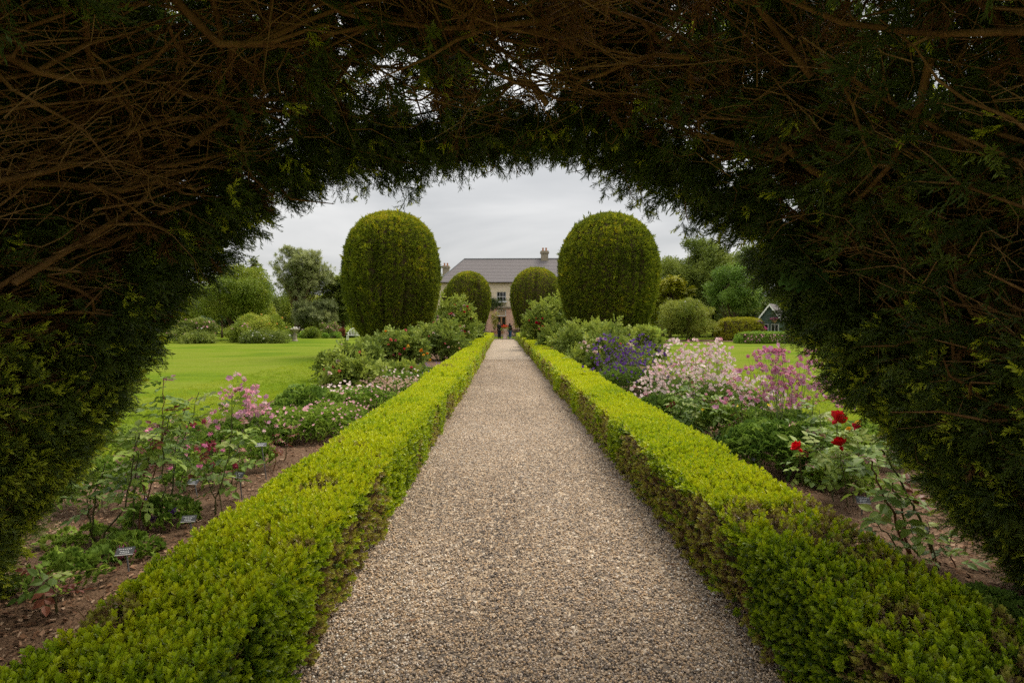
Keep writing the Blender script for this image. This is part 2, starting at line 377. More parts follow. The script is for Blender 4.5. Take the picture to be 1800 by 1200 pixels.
# short grass: real blades on the nearer lawn beside the beds
M_grass = leafmat('grass_blades', [(0, (.16, .25, .008)), (.5, (.25, .34, .012)), (1, (.38, .42, .03))], None, .45, .6, .2)
def tuft(seed):
    r = np.random.default_rng(seed); mb = MB()
    for k in range(14):
        a = r.uniform(0, 2 * PI); b = np.array([r.normal(0, .035), r.normal(0, .035), 0]); d = np.array([math.cos(a) * .6, math.sin(a) * .6, 1.0])
        mb.leaf(b, d, (0, .3, 1), r.uniform(.03, .055), .006, 0, .1, .3)
    return source('tuft', mb, M_grass)
TUFT = [tuft(i) for i in range(3)]
def grass(name, x0, x1, y0, y1, n, lab):
    p = np.stack([rng.uniform(x0, x1, n), y0 + (y1 - y0) * rng.random(n) ** 1.6, np.zeros(n)], 1); p[:, 0] = np.where(x0 < 0, x1 - (x1 - x0) * rng.random(n) ** 2.4, x0 + (x1 - x0) * rng.random(n) ** 2.4)
    o = scatter(name, None, p, norm(np.stack([rng.normal(0, .2, n), rng.normal(0, .2, n), np.ones(n)], 1)), TUFT, rng.uniform(.7, 1.3, n), np.clip(.5 + .9 * (fbm(p, .5, 9) - .5) + rng.normal(0, .18, n), 0, 1))
    o['label'] = lab; o['category'] = 'grass'
grass('grass', BEDL - 3.5, BEDL, 5, 30, 15000, 'short mown grass blades on the left lawn beside the bed')
grass('grass', BEDR, BEDR + 3.5, 5, 30, 15000, 'short mown grass blades on the right lawn beside the bed')

# ------------------------------------------------------------------ clipped box hedges along the path
def boxsprig(seed, ln, nl, ll, lw, lod=0):
    r = np.random.default_rng(seed); mb = MB()
    for k in range(nl):
        t = k / (nl - 1); z = ln * (.15 + .8 * t); a = k * 2.4 + r.uniform(-.3, .3); el = .35 + .9 * t
        d = np.array([math.cos(a) * math.cos(el), math.sin(a) * math.cos(el), math.sin(el)])
        mb.leaf((math.cos(a) * .003, math.sin(a) * .003, z), d, (0, 0, 1), ll * r.uniform(.8, 1.2), lw * r.uniform(.85, 1.15), max(0, t * 1.4 - .4), .18, .55)
    if not lod: mb.tube([(0, 0, -.02), (0, 0, ln)], [.0015, .0008], 3)
    return source('box_sprig', mb, M_box)
BOXN = [boxsprig(i, .045, 15, .019, .0135) for i in range(4)]
BOXM = [boxsprig(20 + i, .05, 10, .030, .021, 1) for i in range(3)]
BOXF = [boxsprig(40 + i, .08, 9, .062, .036, 1) for i in range(3)]
def hedge(label, xi, xo, y0, y1, h, seed, bare, topbare=.66):
    """xi: path side, xo: bed side; bare: share of brown bare patches on the path side"""
    root = thing('box_hedge', label, 'hedge', (0, 0, 0), group='clipped box hedges along the path')
    sg = 1 if xi > xo else -1                          # direction of the path side
    wid = abs(xi - xo); ry = np.random.default_rng(seed)
    def wob(p): return .035 * (fbm(p, 1.7, seed, 3) - .5) * 2
    # core
    mb = MB(); ny = int((y1 - y0) / .25) + 2; secs = []
    for j in range(ny):
        y = y0 + .05 + (y1 - y0 - .1) * j / (ny - 1); ins = .05
        pr = [(xi - sg * (ins + .03), 0), (xi - sg * ins, h * .5), (xi - sg * (ins + .01), h - ins - .03), (xi - sg * (ins + .05), h - ins), (xo + sg * (ins + .05), h - ins), (xo + sg * ins, h - ins - .04), (xo + sg * (ins + .02), 0)]
        secs.append([(x + .5 * float(wob([(x, y, z)])[0]), y, z + .3 * float(wob([(x + 9, y, z)])[0])) for x, z in pr])
    V = [v for s in secs for v in s]; m_ = 7
    F = [(j * m_ + i, j * m_ + i + 1, (j + 1) * m_ + i + 1, (j + 1) * m_ + i) for j in range(ny - 1) for i in range(m_ - 1)] + [tuple(range(m_)), tuple((ny - 1) * m_ + i for i in range(m_))]
    mb.add(V, F).build('hedge_core', M_core, root)
    # surface samples
    per = h + wid + h
    def sample(n, a, b, pw=1.0):
        y = a + (b - a) * ry.random(n) ** pw; u = ry.random(n) * per
        x = np.empty(n); z = np.empty(n); nx = np.zeros(n); nz = np.zeros(n)
        i = u < h; t = (u >= h) & (u < h + wid); o = u >= h + wid
        x[i] = xi; z[i] = u[i]; nx[i] = sg
        x[t] = xi - sg * (u[t] - h); z[t] = h; nz[t] = 1
        x[o] = xo; z[o] = u[o] - h - wid; nx[o] = -sg
        # rounded shoulders
        e = np.clip((z - (h - .04)) / .04, 0, 1); side = i | o; nz[side] += e[side] * .6
        ex = np.clip(1 - np.minimum(np.abs(x - xi), np.abs(x - xo)) / .04, 0, 1); nx[t] += (np.where(np.abs(x - xi) < np.abs(x - xo), sg, -sg) * ex)[t] * .8
        z[t] -= .012 * ex[t] ** 2; x[side] -= (nx * .03 * e ** 2)[side]
        p = np.stack([x, y, z], 1); nn = norm(np.stack([nx, np.zeros(n), nz], 1))
        p += nn * wob(p)[:, None]
        pl = noise3(np.stack([0 * y, y * 3.2, 0 * y], 1), 1.0, seed + 40); p -= nn * (np.where(side, .07, .03) * np.clip((.30 - pl) / .3, 0, 1))[:, None]      # dips between the plants
        return p, nn, i
    def lay(name, n, a, b, src, s0, s1, depth, pw=1.0):
        p, nn, ins = sample(n, a, b, pw)
        big = fbm(p, 1.1, seed + 3, 3); fine = noise3(p, 14, seed + 5)
        # bare brown patches: on the path side, and worn spots on top
        colm = noise3(np.stack([p[:, 0] * 0, p[:, 1] * 2.2, p[:, 2] * .6], 1), 1.0, seed + 8)
        br = np.where(ins, (colm + .35 * (.5 - p[:, 2] / h) + .3 * (big - .5)) > 1 - bare, (big > np.where(p[:, 1] < 3.6, topbare, .68)) & (fine > .3))
        if xi > 0 and y0 < 12: br = br | ((p[:, 1] < 3.9) & (fbm(p, 2.8, seed + 60, 2) > .52) & (fine > .25))
        keep = ~br | (ry.random(n) < .34)
        p, nn, br, big, fine = p[keep], nn[keep], br[keep], big[keep], fine[keep]; n = len(p)
        up = np.array([0, 0, 1.0]); d = norm(nn * 1.0 + up * .4 + ry.normal(0, .55, (n, 3)))
        p = p - nn * (ry.random(n) ** 2 * depth)[:, None]
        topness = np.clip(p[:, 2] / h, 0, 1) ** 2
        tint = np.where(br & (ry.random(n) < .8), ry.random(n) * .15, np.clip(.31 + .12 * topness + .36 * np.clip(nn[:, 2], 0, 1) + 1.0 * (big - .5) + .35 * (fine - .5) + ry.normal(0, .16, n) - .16 * np.clip((3.4 - p[:, 1]) / 1.6, 0, 1) + .16 * np.clip((p[:, 1] - 4) / 9, 0, 1), .21, 1))  # higher tint on top, lower on sides: growth colour plus painted shading
        scatter(name, root, p, d, src, ry.uniform(s0, s1, n), tint)
    area = lambda a, b: per * (b - a)
    if y0 < 12:
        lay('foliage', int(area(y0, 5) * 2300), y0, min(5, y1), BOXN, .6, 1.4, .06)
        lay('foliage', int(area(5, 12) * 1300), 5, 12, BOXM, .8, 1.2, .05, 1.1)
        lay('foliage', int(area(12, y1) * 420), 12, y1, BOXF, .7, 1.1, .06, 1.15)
        # dry twigs standing in the bare patches
        mt = MB()
        for q in range(1100):
            y = ry.uniform(y0, 9); top = ry.random() < .45
            b = np.array([xi - sg * (ry.uniform(.1, .7) if top else ry.uniform(.03, .09)), y, h - .07 if top else ry.uniform(.02, .4)])
            d = np.array([sg * ry.uniform(-.2, .6), ry.normal(0, .5), ry.uniform(.4, 1)]); d = norm(d); ln = ry.uniform(.06, .16)
            mt.tube([b, b + d * ln * .5 + ry.normal(0, .008, 3), b + d * ln + ry.normal(0, .015, 3)], [.0022, .0016, .0008], 3, cap=False)
        mt.build('twigs', M_twig, root, kind='stuff')
    else:
        lay('foliage', int(area(y0, y1) * 300), y0, y1, BOXF, .8, 1.2, .07)
    return root
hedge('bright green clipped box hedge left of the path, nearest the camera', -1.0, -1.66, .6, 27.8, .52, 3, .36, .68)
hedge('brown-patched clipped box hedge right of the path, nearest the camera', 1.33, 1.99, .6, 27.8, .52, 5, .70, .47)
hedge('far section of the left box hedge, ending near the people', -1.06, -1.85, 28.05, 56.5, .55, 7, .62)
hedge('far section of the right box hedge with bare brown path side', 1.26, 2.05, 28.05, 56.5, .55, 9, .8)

# ------------------------------------------------------------------ egg-shaped yew topiaries
def ytuft(seed):
    r = np.random.default_rng(seed); mb = MB()
    for k in range(9):
        a = r.uniform(0, 2 * PI); b = r.normal(0, .03, 3); b[2] = abs(b[2]); el = r.uniform(.7, 1.4)
        mb.leaf(b, (math.cos(a) * math.cos(el), math.sin(a) * math.cos(el), math.sin(el)), (.2, .4, .8), r.uniform(.08, .15), .035, r.random() * .9, .2)
    return source('yew_tuft', mb, M_topiary)
YT = [ytuft(i) for i in range(4)]
def topiary(label, c, rad, H, prof, seed, n):
    root = thing('yew_topiary', label, 'topiary', c, group='clipped yew topiaries')
    rg = np.random.default_rng(seed)
    fs = np.array([q[0] for q in prof]); rs = np.array([q[1] for q in prof])
    def surf(f, th):
        r = np.interp(f, fs, rs) * rad
        z = H * (1 - f)
        q = np.stack([np.cos(th) * 2.2, np.sin(th) * 2.2, z * .35], 1)
        r = r * (1 + .055 * (fbm(q, .8, seed) - .5) * 2)
        # vertical grooves between the upright shoots
        gq = np.stack([np.cos(th) * 11, np.sin(th) * 11, z * .45], 1); gr = noise3(gq, 1.0, seed + 4)
        r = r - .30 * np.clip((.38 - gr) / .38, 0, 1) * np.clip(f * 8, 0, 1)
        dn = noise3(np.stack([r * np.cos(th), r * np.sin(th), z * .7], 1), 1.1, seed + 21); r = r - .45 * np.clip((.16 - dn) / .16, 0, 1) * np.clip(f * 6, 0, 1)
        return np.stack([r * np.cos(th), r * np.sin(th), z], 1), gr
    mb = MB(); nr, ns = 40, 64
    for f in np.linspace(0.004, 1, nr):
        pp, _ = surf(np.full(ns, f), np.linspace(0, 2 * PI, ns, endpoint=False)); pp[:, :2] *= .955; pp[:, 2] *= .985
        for v in pp: mb.V.append(tuple(v)); mb.T.append(0)
    for i in range(nr - 1):
        for k in range(ns): mb.F.append((i * ns + k, (i + 1) * ns + k, (i + 1) * ns + (k + 1) % ns, i * ns + (k + 1) % ns)); mb.M.append(0)
    mb.F.append(tuple(range(ns))); mb.M.append(0)
    mb.build('inner_growth', M_core, root, smooth=True)
    tr = MB(); tr.tube([(0, 0, 0), (.03, 0, .6), (0, .05, 1.5)], [.35, .28, .2], 9); tr.build('trunk', M_bark, root)
    # crown: area-weighted samples
    ft = np.linspace(0, 1, 400); rr = np.interp(ft, fs, rs) * rad; dr = np.gradient(rr); dz = np.full(400, H / 400)
    wgt = rr * np.sqrt(dr ** 2 + dz ** 2); cdf = np.cumsum(wgt) / wgt.sum()
    f = np.interp(rg.random(n), cdf, ft); th = rg.uniform(0, 2 * PI, n)
    p, gr = surf(f, th)
    slope = np.interp(f, ft, dr / (H / 400))             # dr per downward metre
    nn = norm(np.stack([np.cos(th), np.sin(th), slope], 1))
    d = norm(nn * .9 + np.array([0, 0, .75]) + rg.normal(0, .25, (n, 3)))
    p = p - nn * (.1 * rg.random(n) ** 2)[:, None]
    patch = fbm(p, .7, seed + 9, 3); fine = noise3(p, 7, seed + 2)
    tint = .36 + .8 * (patch - .5) + .55 * (fine - .5) + .30 * np.clip(1 - f * 3.2, 0, 1) + .45 * (gr - .5) + rg.normal(0, .2, n)  # lighter top and darker grooves are shading put into the tint
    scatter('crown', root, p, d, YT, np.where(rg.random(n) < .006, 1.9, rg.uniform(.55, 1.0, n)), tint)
    return root
PROFL = [(0, 0), (.004, .12), (.015, .28), (.04, .47), (.09, .68), (.16, .83), (.25, .93), (.36, .99), (.47, 1), (.56, .965), (.64, .92), (.72, .84), (.80, .73), (.88, .58), (1, .3)]
PROFR = [(0, 0), (.004, .12), (.012, .26), (.035, .45), (.085, .66), (.16, .83), (.25, .945), (.34, 1), (.45, 1), (.54, .96), (.62, .92), (.70, .85), (.78, .755), (.87, .60), (1, .3)]
d1 = 28.5
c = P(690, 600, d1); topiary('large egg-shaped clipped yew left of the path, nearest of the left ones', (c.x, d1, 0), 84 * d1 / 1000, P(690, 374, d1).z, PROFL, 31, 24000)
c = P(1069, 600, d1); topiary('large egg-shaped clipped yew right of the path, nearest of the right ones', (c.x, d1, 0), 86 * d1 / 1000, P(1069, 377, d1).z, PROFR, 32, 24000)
d2 = 60.0
c = P(824, 600, d2); topiary('smaller-looking yew dome in front of the house, left of the people', (c.x, d2, 0), 38.5 * d2 / 1000, P(820, 477.5, d2).z, PROFR, 33, 13000)
c = P(942, 600, d2); topiary('smaller-looking yew dome in front of the house, right of the people', (c.x, d2, 0), 44.5 * d2 / 1000, P(942, 470.5, d2).z, PROFR, 34, 13000)
d3 = 67.0
c = P(805, 600, d3); topiary('yew dome mostly hidden behind the far left yew dome', (c.x, d3, 0), 30 * d3 / 1000, P(806, 495, d3).z, PROFR, 35, 4000)

# ------------------------------------------------------------------ the yew arch the camera stands in
def yspray(seed, young, ln=.13, side=3, dead=False, mat=None):
    r = np.random.default_rng(seed); mb = MB()
    def shoot(b, d, l, n):
        pts = [b, b + d * l * .5 + r.normal(0, .004, 3), b + d * l + r.normal(0, .008, 3)]
        mb.tube(pts, [.0018, .0014, .0008], 3, 0, False)
        sdv = norm(np.cross(d, (.15, .2, 1)))
        if dead: return
        for k in range(n):
            t = .12 + .86 * k / n
            q = b + (pts[2] - b) * t
            tipv = 1.0 if (young and t > .35) else 0.0
            for s in (-1, 1):
                fwd = .55 + .6 * t + (.5 if tipv else 0)
                ph = r.normal(0, .75); sv = sdv * math.cos(ph) + np.cross(d, sdv) * math.sin(ph)
                dd = norm(d * fwd + sv * s + r.normal(0, .16, 3))
                mb.leaf(q, dd, (0, 0, 1), r.uniform(.020, .030) * (1.0 if not tipv else .9), .0066 if tipv else .0052, tipv, .1, .5)
    d = np.array([0, 0, 1.0]); shoot(np.zeros(3), d, ln, 12)
    for k in range(side):
        a = k * 2.1 + r.uniform(0, 1); t = .2 + .5 * k / max(1, side)
        dd = norm(d + 1.0 * np.array([math.cos(a), math.sin(a) * .5, 0])); shoot(d * ln * t, dd, ln * r.uniform(.5, .75), 7)
    return source('yew_spray', mb, [mat or M_yew])
YS = [yspray(1, False, .10), yspray(2, False, .12, 4), yspray(3, False, .085, 2), yspray(4, True, .085, 3), yspray(5, True, .07, 2)]
YD = [yspray(6, False, .12, 4, False, M_dead), yspray(7, False, .09, 3, False, M_dead)]
arch = thing('yew_arch', 'dark yew arch framing the view, bare brown branches inside and green shoots', 'hedge arch', (0, 0, 0))
YR = 3.45
OUT = [(-360, 1330), (-190, 1180), (-25, 1050), (25, 960), (70, 880), (132, 800), (185, 720), (215, 660), (250, 600), (290, 550), (360, 474), (440, 405), (520, 346), (600, 305), (680, 288), (760, 285), (850, 278), (940, 275), (1020, 277), (1090, 290), (1140, 315), (1200, 340), (1250, 375), (1296, 418), (1350, 475), (1400, 535), (1425, 590), (1456, 640), (1506, 695), (1578, 765), (1648, 840), (1722, 915), (1800, 985), (1870, 1045), (2020, 1170), (2210, 1310)]
PR = np.array([P(a, b, YR)[:] for a, b in OUT]); PR = PR[:, [0, 2]]
seg = np.r_[0, np.cumsum(np.linalg.norm(np.diff(PR, axis=0), axis=1))]; ARC = seg[-1]; seg = seg / ARC
CTR = np.array([.15, .9])
def prof(s):
    s = np.clip(s, 0, 1)
    return np.stack([np.interp(s, seg, PR[:, 0]), np.interp(s, seg, PR[:, 1])], -1)
def pnorm(s):
    a = prof(s - .03); b = prof(s + .03); t = norm(b - a)
    return np.stack([-t[..., 1], t[..., 0]], -1)      # outward
def S(s, y, o):
    """point of the arch: s along the opening from left foot to right foot, y depth, o metres outward from the inner face"""
    s = np.asarray(s, float); y = np.asarray(y, float); o = np.asarray(o, float)
    p = prof(s); n = pnorm(s)
    g = (.05 * np.clip(YR - y, 0, 9) + .05 * np.clip(YR - y, 0, 9) ** 1.5)
    bump = .10 * (noise3(np.stack([s * ARC, y, 0 * s], -1), 1.5, 71) - .5) + .09 * (noise3(np.stack([s * ARC, y, 0 * s], -1), 4.5, 72) - .5)
    g = g + .95 * np.clip(y - YR, 0, 9)
    q = p + n * (g + o + bump)[..., None]
    return np.stack([q[..., 0], y + 0 * q[..., 0], q[..., 1]], -1)
ag = np.random.default_rng(99)
def walk(s0, y0, o0, ds, dy, do, ln, n, jit):
    """a branch that runs over the arch surface"""
    t = np.linspace(0, 1, n); ph = ag.uniform(0, 6.28, 3); am = jit * ag.uniform(.5, 1.3, 3)
    s = s0 + (ds * t * ln + am[0] * np.sin(t * ag.uniform(3, 8) + ph[0]) - am[0] * math.sin(ph[0])) / ARC
    y = y0 + dy * t * ln + am[1] * np.sin(t * ag.uniform(3, 8) + ph[1]) - am[1] * math.sin(ph[1])
    o = o0 + do * t * ln + am[2] * .5 * np.sin(t * ag.uniform(3, 9) + ph[2])
    return s, y, o
brs = MB(); tw = MB(); ends = []
# trunks and limbs
for k in range(15):
    left = k % 2 == 0
    s0 = ag.uniform(.06, .14) if left else ag.uniform(.86, .94)
    y0 = ag.uniform(1.5, 2.9); L_ = ag.uniform(2.6, 4.4); sg = 1 if left else -1
    s, y, o = walk(s0, y0, ag.uniform(.35, .6), sg * .95, ag.uniform(-.05, .25), -.05, L_, 14, .16)
    y = np.minimum(y, 3.35); pts = S(s, y, np.maximum(o, .2)); pts[:, 2] = np.maximum(pts[:, 2], .02)
    r0 = ag.uniform(.03, .062); limbs = MB(); limbs.tube(np.vstack([[(pts[0, 0] * 1.02, pts[0, 1], -.03)], pts]), np.r_[r0 * 1.5, np.linspace(r0, r0 * .25, 14)], 7); limbs.build('limb', M_yewbark, arch, smooth=True)
# long branches fanning towards the rim
for k in range(760):
    s0 = ag.uniform(.03, .97); left = s0 < .5
    y0 = ag.uniform(1.25, 2.8) ; sg = 1 if left else -1
    mixr = ag.uniform(0, 1)
    if left: ang = ag.normal(.95, .35) if s0 < .38 else ag.normal(1.05, .4)
    else: ang = ag.normal(.62, .42)
    ln = ag.uniform(.5, 1.6); ds = sg * math.cos(ang) * (1 if ag.random() < .88 else -1); dy = abs(math.sin(ang))
    s, y, o = walk(s0, y0, ag.uniform(.02, .4), ds, dy, ag.uniform(-.05, .18), ln, 9, .10)
    y = np.minimum(y, 3.5 + .1 * ag.random()); pts = S(s, y, o); pts[:, 2] = np.maximum(pts[:, 2], .03)
    r0 = .0026 + .016 * ag.random() ** 3.6; brs.tube(pts, np.linspace(r0, r0 * .3, 9), 5, cap=False)
    ends.append((s[-1], y[-1], o[-1]))
    for q in range(ag.integers(2, 6)):                    # side twigs
        i = ag.integers(2, 8); a2 = ag.normal(0, .9); d0 = norm(pts[min(i + 1, 8)] - pts[i - 1])
        d = norm(d0 + ag.normal(0, .45, 3)); l2 = ag.uniform(.12, .42)
        b = pts[i]; kink = ag.normal(0, .03, (3, 3))
        if q < 2:
            e_ = b + d * l2 * .7 + kink[1]; d3 = norm(d + ag.normal(0, .6, 3)); l3 = l2 * ag.uniform(.3, .7); tw.tube([e_, e_ + d3 * l3 * .5 + ag.normal(0, .015, 3), e_ + d3 * l3 + ag.normal(0, .025, 3)], [.0016, .0013, .0008], 3, cap=False)
        tw.tube([b, b + d * l2 * .35 + kink[0], b + d * l2 * .7 + kink[1], b + d * l2 + kink[2]], [r0 * .45 + .0008, r0 * .35 + .0007, .0016, .0009], 4, cap=False)
# stout forking branches, each one a part
for k in range(46):
    s0 = ag.uniform(.08, .92); left = s0 < .5; sg = 1 if left else -1; ang = ag.normal(.8, .35) if left else ag.normal(.55, .35); ln = ag.uniform(.8, 1.7); y0 = ag.uniform(1.35, 2.5)
    s, y, o = walk(s0, y0, ag.uniform(.0, .25), sg * math.cos(ang), abs(math.sin(ang)), ag.uniform(-.02, .12), ln, 10, .10)
    o = o + .5 * np.clip(1 - np.linspace(0, 1, 10) / .35, 0, 1) ** 1.3
    pts = S(s, np.minimum(y, 3.45), o); pts[:, 2] = np.maximum(pts[:, 2], .05); r0 = ag.uniform(.009, .021); mb = MB(); mb.tube(pts, r0 * np.linspace(1, .1, 10) ** .8, 6)
    for q in range(5):
        i = ag.integers(2, 8); d = norm(norm(pts[i + 1] - pts[i]) + ag.normal(0, .38, 3)); l2 = ag.uniform(.25, .6); b = pts[i]; mb.tube([b] + [b + d * l2 * t + ag.normal(0, .022, 3) for t in (.3, .6, 1)], [r0 * .55, r0 * .45, r0 * .3, r0 * .12], 5, cap=False)
    mb.build('branch', M_yewbark, arch, smooth=True)
# thin loose twigs crossing the inner face
for k in range(1100):
    s0 = ag.uniform(.06, .94); y0 = ag.uniform(1.4, 3.2); ang = ag.normal(.7, .8); sg = 1 if s0 < .5 else -1
    s, y, o = walk(s0, y0, ag.uniform(-.06, .3), sg * math.cos(ang), math.sin(ang), ag.uniform(-.2, .2), ag.uniform(.15, .5), 7, .075)
    pts = S(s, np.minimum(y, 3.5), o); pts[:, 2] = np.maximum(pts[:, 2], .05); r0 = ag.uniform(.0012, .0036)
    tw.tube(pts, np.linspace(r0, r0 * .4, 7), 4, cap=False)
brs.build('branches', M_yewbark, arch, smooth=True, kind='stuff')
tw.build('twigs', M_twig, arch, kind='stuff')
# foliage ---------------------------------------------------------
def fol(name, s, y, o, inward, up, fwd, young, tint, scl=(.8, 1.3), jit=.45, thick=1.0):
    n = len(s); p = S(s, y, o); keep = (p[:, 2] > .06) & (np.random.default_rng(5).random(n) < thick); p = p[keep]; s = np.asarray(s)[keep]; n = len(p)
    nn = pnorm(s); n3 = np.stack([nn[:, 0], 0 * nn[:, 0], nn[:, 1]], 1)
    sg = np.where(s < .5, 1, -1)[:, None]; tang = np.stack([nn[:, 1], 0 * nn[:, 0], -nn[:, 0]], 1) * sg
    d = norm(-n3 * inward + np.array([0, fwd, up]) + tang * .3 + ag.normal(0, jit, (n, 3)))
    yo = ag.random(n) < (young if np.isscalar(young) else np.asarray(young)[keep])
    idx = np.where(yo, ag.integers(3, 5, n), ag.integers(0, 3, n))
    tt = tint if np.isscalar(tint) else np.asarray(tint)[keep]
    return scatter(name, arch, p, d, YS, ag.uniform(*scl, n), np.clip(tt + ag.normal(0, .18, n), 0, 1), idx)
def smp(n, s0, s1, y0, y1, o0, o1): return ag.uniform(s0, s1, n), ag.uniform(y0, y1, n), ag.uniform(o0, o1, n)
low = lambda s: np.clip((1.75 - prof(s)[:, 1]) / .9, 0, 1)      # 1 on the leafy lower sides
# outer mass that closes the arch
s, y, o = smp(42000, 0, 1, 1.2, 3.5, .38, .95)
gap = noise3(np.stack([s * ARC, y, o * .4], 1), 5.5, 12); k_ = gap > np.where((s > .38) & (s < .63), np.where(y > 2.2, .50, .2), .0); fol('foliage', s[k_], y[k_], o[k_], -.8, .1, .5, .05, .3, (1.2, 2.0))
s, y, o = smp(7000, 0, 1, 1.05, 1.35, .02, 1.05); fol('foliage', s, y, o, .2, .1, -1.0, .25, .5, (1.3, 2.0))
# outer skin, seen from the garden
s, y, o = smp(6500, 0, 1, 1.1, 3.5, .95, 1.15); k_ = noise3(np.stack([s * ARC, y, o * .4], 1), 5.5, 12) > np.where((s > .36) & (s < .63), .41, 0); s, y, o = s[k_], y[k_], o[k_]; fol('foliage', s, y, o, -1, .4, .2, .35, .6, (1.8, 2.6))
# far face towards the garden
s, y, o = smp(14000, 0, 1, 3.3, 3.7, .10, 1.05); gap = noise3(np.stack([s * ARC, 0 * y + 3.3, o * .4], 1), 5.5, 12); k_ = gap > np.where((s > .36) & (s < .63), .41, 0); s, y, o = s[k_], y[k_], o[k_]; fol('foliage', s, y, o, .1, .1, 1.0, .12, .4, (1.1, 1.8))
# rim of the opening
s, y, o = smp(8000, .04, .96, 3.0, 3.55, -.03, .18)
rimn = noise3(np.stack([s * ARC, y * 0, y * 0], 1), 3.3, 44); k_ = rimn > .12; s, y, o = s[k_], y[k_], o[k_]
fol('foliage', s, y, o, .75, -.15, .45, .12 + .45 * low(s), .35 + .3 * low(s), (.85, 1.35))
# leafy lower sides of the inner face with bright young shoots
s, y, o = smp(40000, .02, .98, 1.3, 3.5, -.08, .3); k_ = ag.random(len(s)) < low(s) * np.clip((y - 1.2) * .8, .3, 1) * (.35 + .9 * (noise3(np.stack([s * ARC, y, o], 1), 2.2, 17))); s, y, o = s[k_], y[k_], o[k_]
fol('foliage', s, y, o, .8, .55, .25, .30 + .30 * (s < .5), .5 + .2 * (s < .5), (.8, 1.25))  # left side gets lighter tint and more young shoots, painting light onto it
# sparse sprays among the bare branches higher up
s, y, o = smp(5200, .1, .9, 1.3, 3.4, -.02, .35); k_ = noise3(np.stack([s * ARC, y, o], 1), 1.9, 19) > np.where(s < .5, .58, .42); fol('foliage', s[k_], y[k_], o[k_], .7, .1, .3, .10, .35, (.9, 1.5))
# dead brown sprays caught among the branches
s, y, o = smp(2000, .08, .92, 1.4, 3.4, .0, .45); k_ = noise3(np.stack([s * ARC, y, o], 1), 2.4, 23) > .48; s, y, o = s[k_], y[k_], o[k_]; n = len(s); nn = pnorm(s)
scatter('dead_sprays', arch, S(s, y, o), norm(np.stack([-nn[:, 0] * .4, .5 + 0 * s, -nn[:, 1] * .4], 1) + ag.normal(0, .5, (n, 3))), YD, ag.uniform(.8, 1.4, n), ag.random(n))
# hanging sprigs below the rim
for (px, py, ln, yy) in ((725, 335, .13, 3.5), (735, 318, .10, 3.5), (1064, 322, .10, 3.45), (655, 318, .08, 3.5), (1130, 358, .13, 3.4), (1105, 330, .12, 3.45), (1210, 392, .10, 3.4), (610, 330, .08, 3.5)):
    q = np.array(P(px, py, yy)); m = 9; pp = q + ag.normal(0, .035, (m, 3)); d = norm(np.array([0, .3, -.7]) + ag.normal(0, .6, (m, 3)))
    scatter('hanging_sprig', arch, pp, d, YS, .8, .5, ag.integers(0, 5, m))
    top = np.array(P(px + ag.uniform(-25, 25), py - 75, yy - .1)); mb = MB(); mb.tube([top, (top + q) / 2 + ag.normal(0, .03, 3), q], [.005, .0035, .0015], 5); mb.build('hanging_twig', M_twig, arch)
# the two bare crooked twigs that hang into the sky on the right
for pts in (((1100, 215), (1090, 255), (1070, 285), (1040, 295), (1005, 303)), ((1100, 215), (1098, 262), (1080, 290), (1052, 304), (1053, 318)), ((1085, 282), (1100, 310), (1110, 345), (1125, 360)), ((870, 290), (866, 300), (850, 305), (838, 315)), ((905, 285), (910, 305), (916, 310)), ((858, 270), (862, 292), (862, 303))):
    mb = MB(); q = [P(a, b, 3.35 + .02 * i) for i, (a, b) in enumerate(pts)]; mb.tube(q, np.linspace(.007 if pts[0][1] < 260 else .003, .0015, len(q)), 5); mb.build('hanging_twig', M_twig, arch)
# ------------------------------------------------------------------ the house at the end of the path
M_wall = noisemat('limewashed_stone', [(.25, (.50, .41, .29)), (.5, (.68, .58, .43)), (.75, (.78, .70, .56))], 3.0, 9, .9, .1, .5, 9, None, .03, .72)
M_pinkwall = noisemat('pink_render', [(.25, (.48, .29, .22)), (.6, (.62, .41, .31)), (.8, (.68, .54, .42))], 2.5, 8, .9, .1, .3, 12)
M_stone = noisemat('weathered_stone', [(.25, (.20, .165, .12)), (.6, (.34, .29, .22)), (.8, (.42, .38, .30))], 5, 8, .9, .1, .4, 14)
M_slate = noisemat('roof_slates', [(.25, (.075, .068, .07)), (.5, (.145, .13, .133)), (.75, (.24, .215, .21))], 7, 9, .75, .25, .5, 20, (3, 1, .6), .02, .75)
M_lead = flat('lead', (.16, .165, .18), .6, .3)
M_frame = flat('painted_frame', (.62, .62, .60), .5, .4, .05)
M_wood = flat('oiled_wood', (.38, .215, .10), .6, .3, .2)
M_gut = flat('dark_gutter', (.035, .03, .03), .6, .3)
M_glass, _nt, _b = newmat('window_glass'); _b.inputs['Base Color'].default_value = (.012, .014, .016, 1); _b.inputs['Roughness'].default_value = .06; _b.inputs['Specular IOR Level'].default_value = .6
M_pot = flat('terracotta', (.50, .27, .18), .85, .15, .15)
M_chpot = flat('chimney_clay', (.42, .20, .11), .85, .15, .2)

HY = 75.5
house = thing('country_house', 'long two-storey stone house with slate roof beyond the end of the path', 'house', (0, HY, 0), R_(-2.6))
ZE, ZR = 6.95, 10.45
XA, XB = -8.55, 9.5           # ends of the main range
def panel(name, pts, mat, parent, th=.0):
    mb = MB(); mb.add(pts, [tuple(range(len(pts)))]); return mb.build(name, mat, parent)
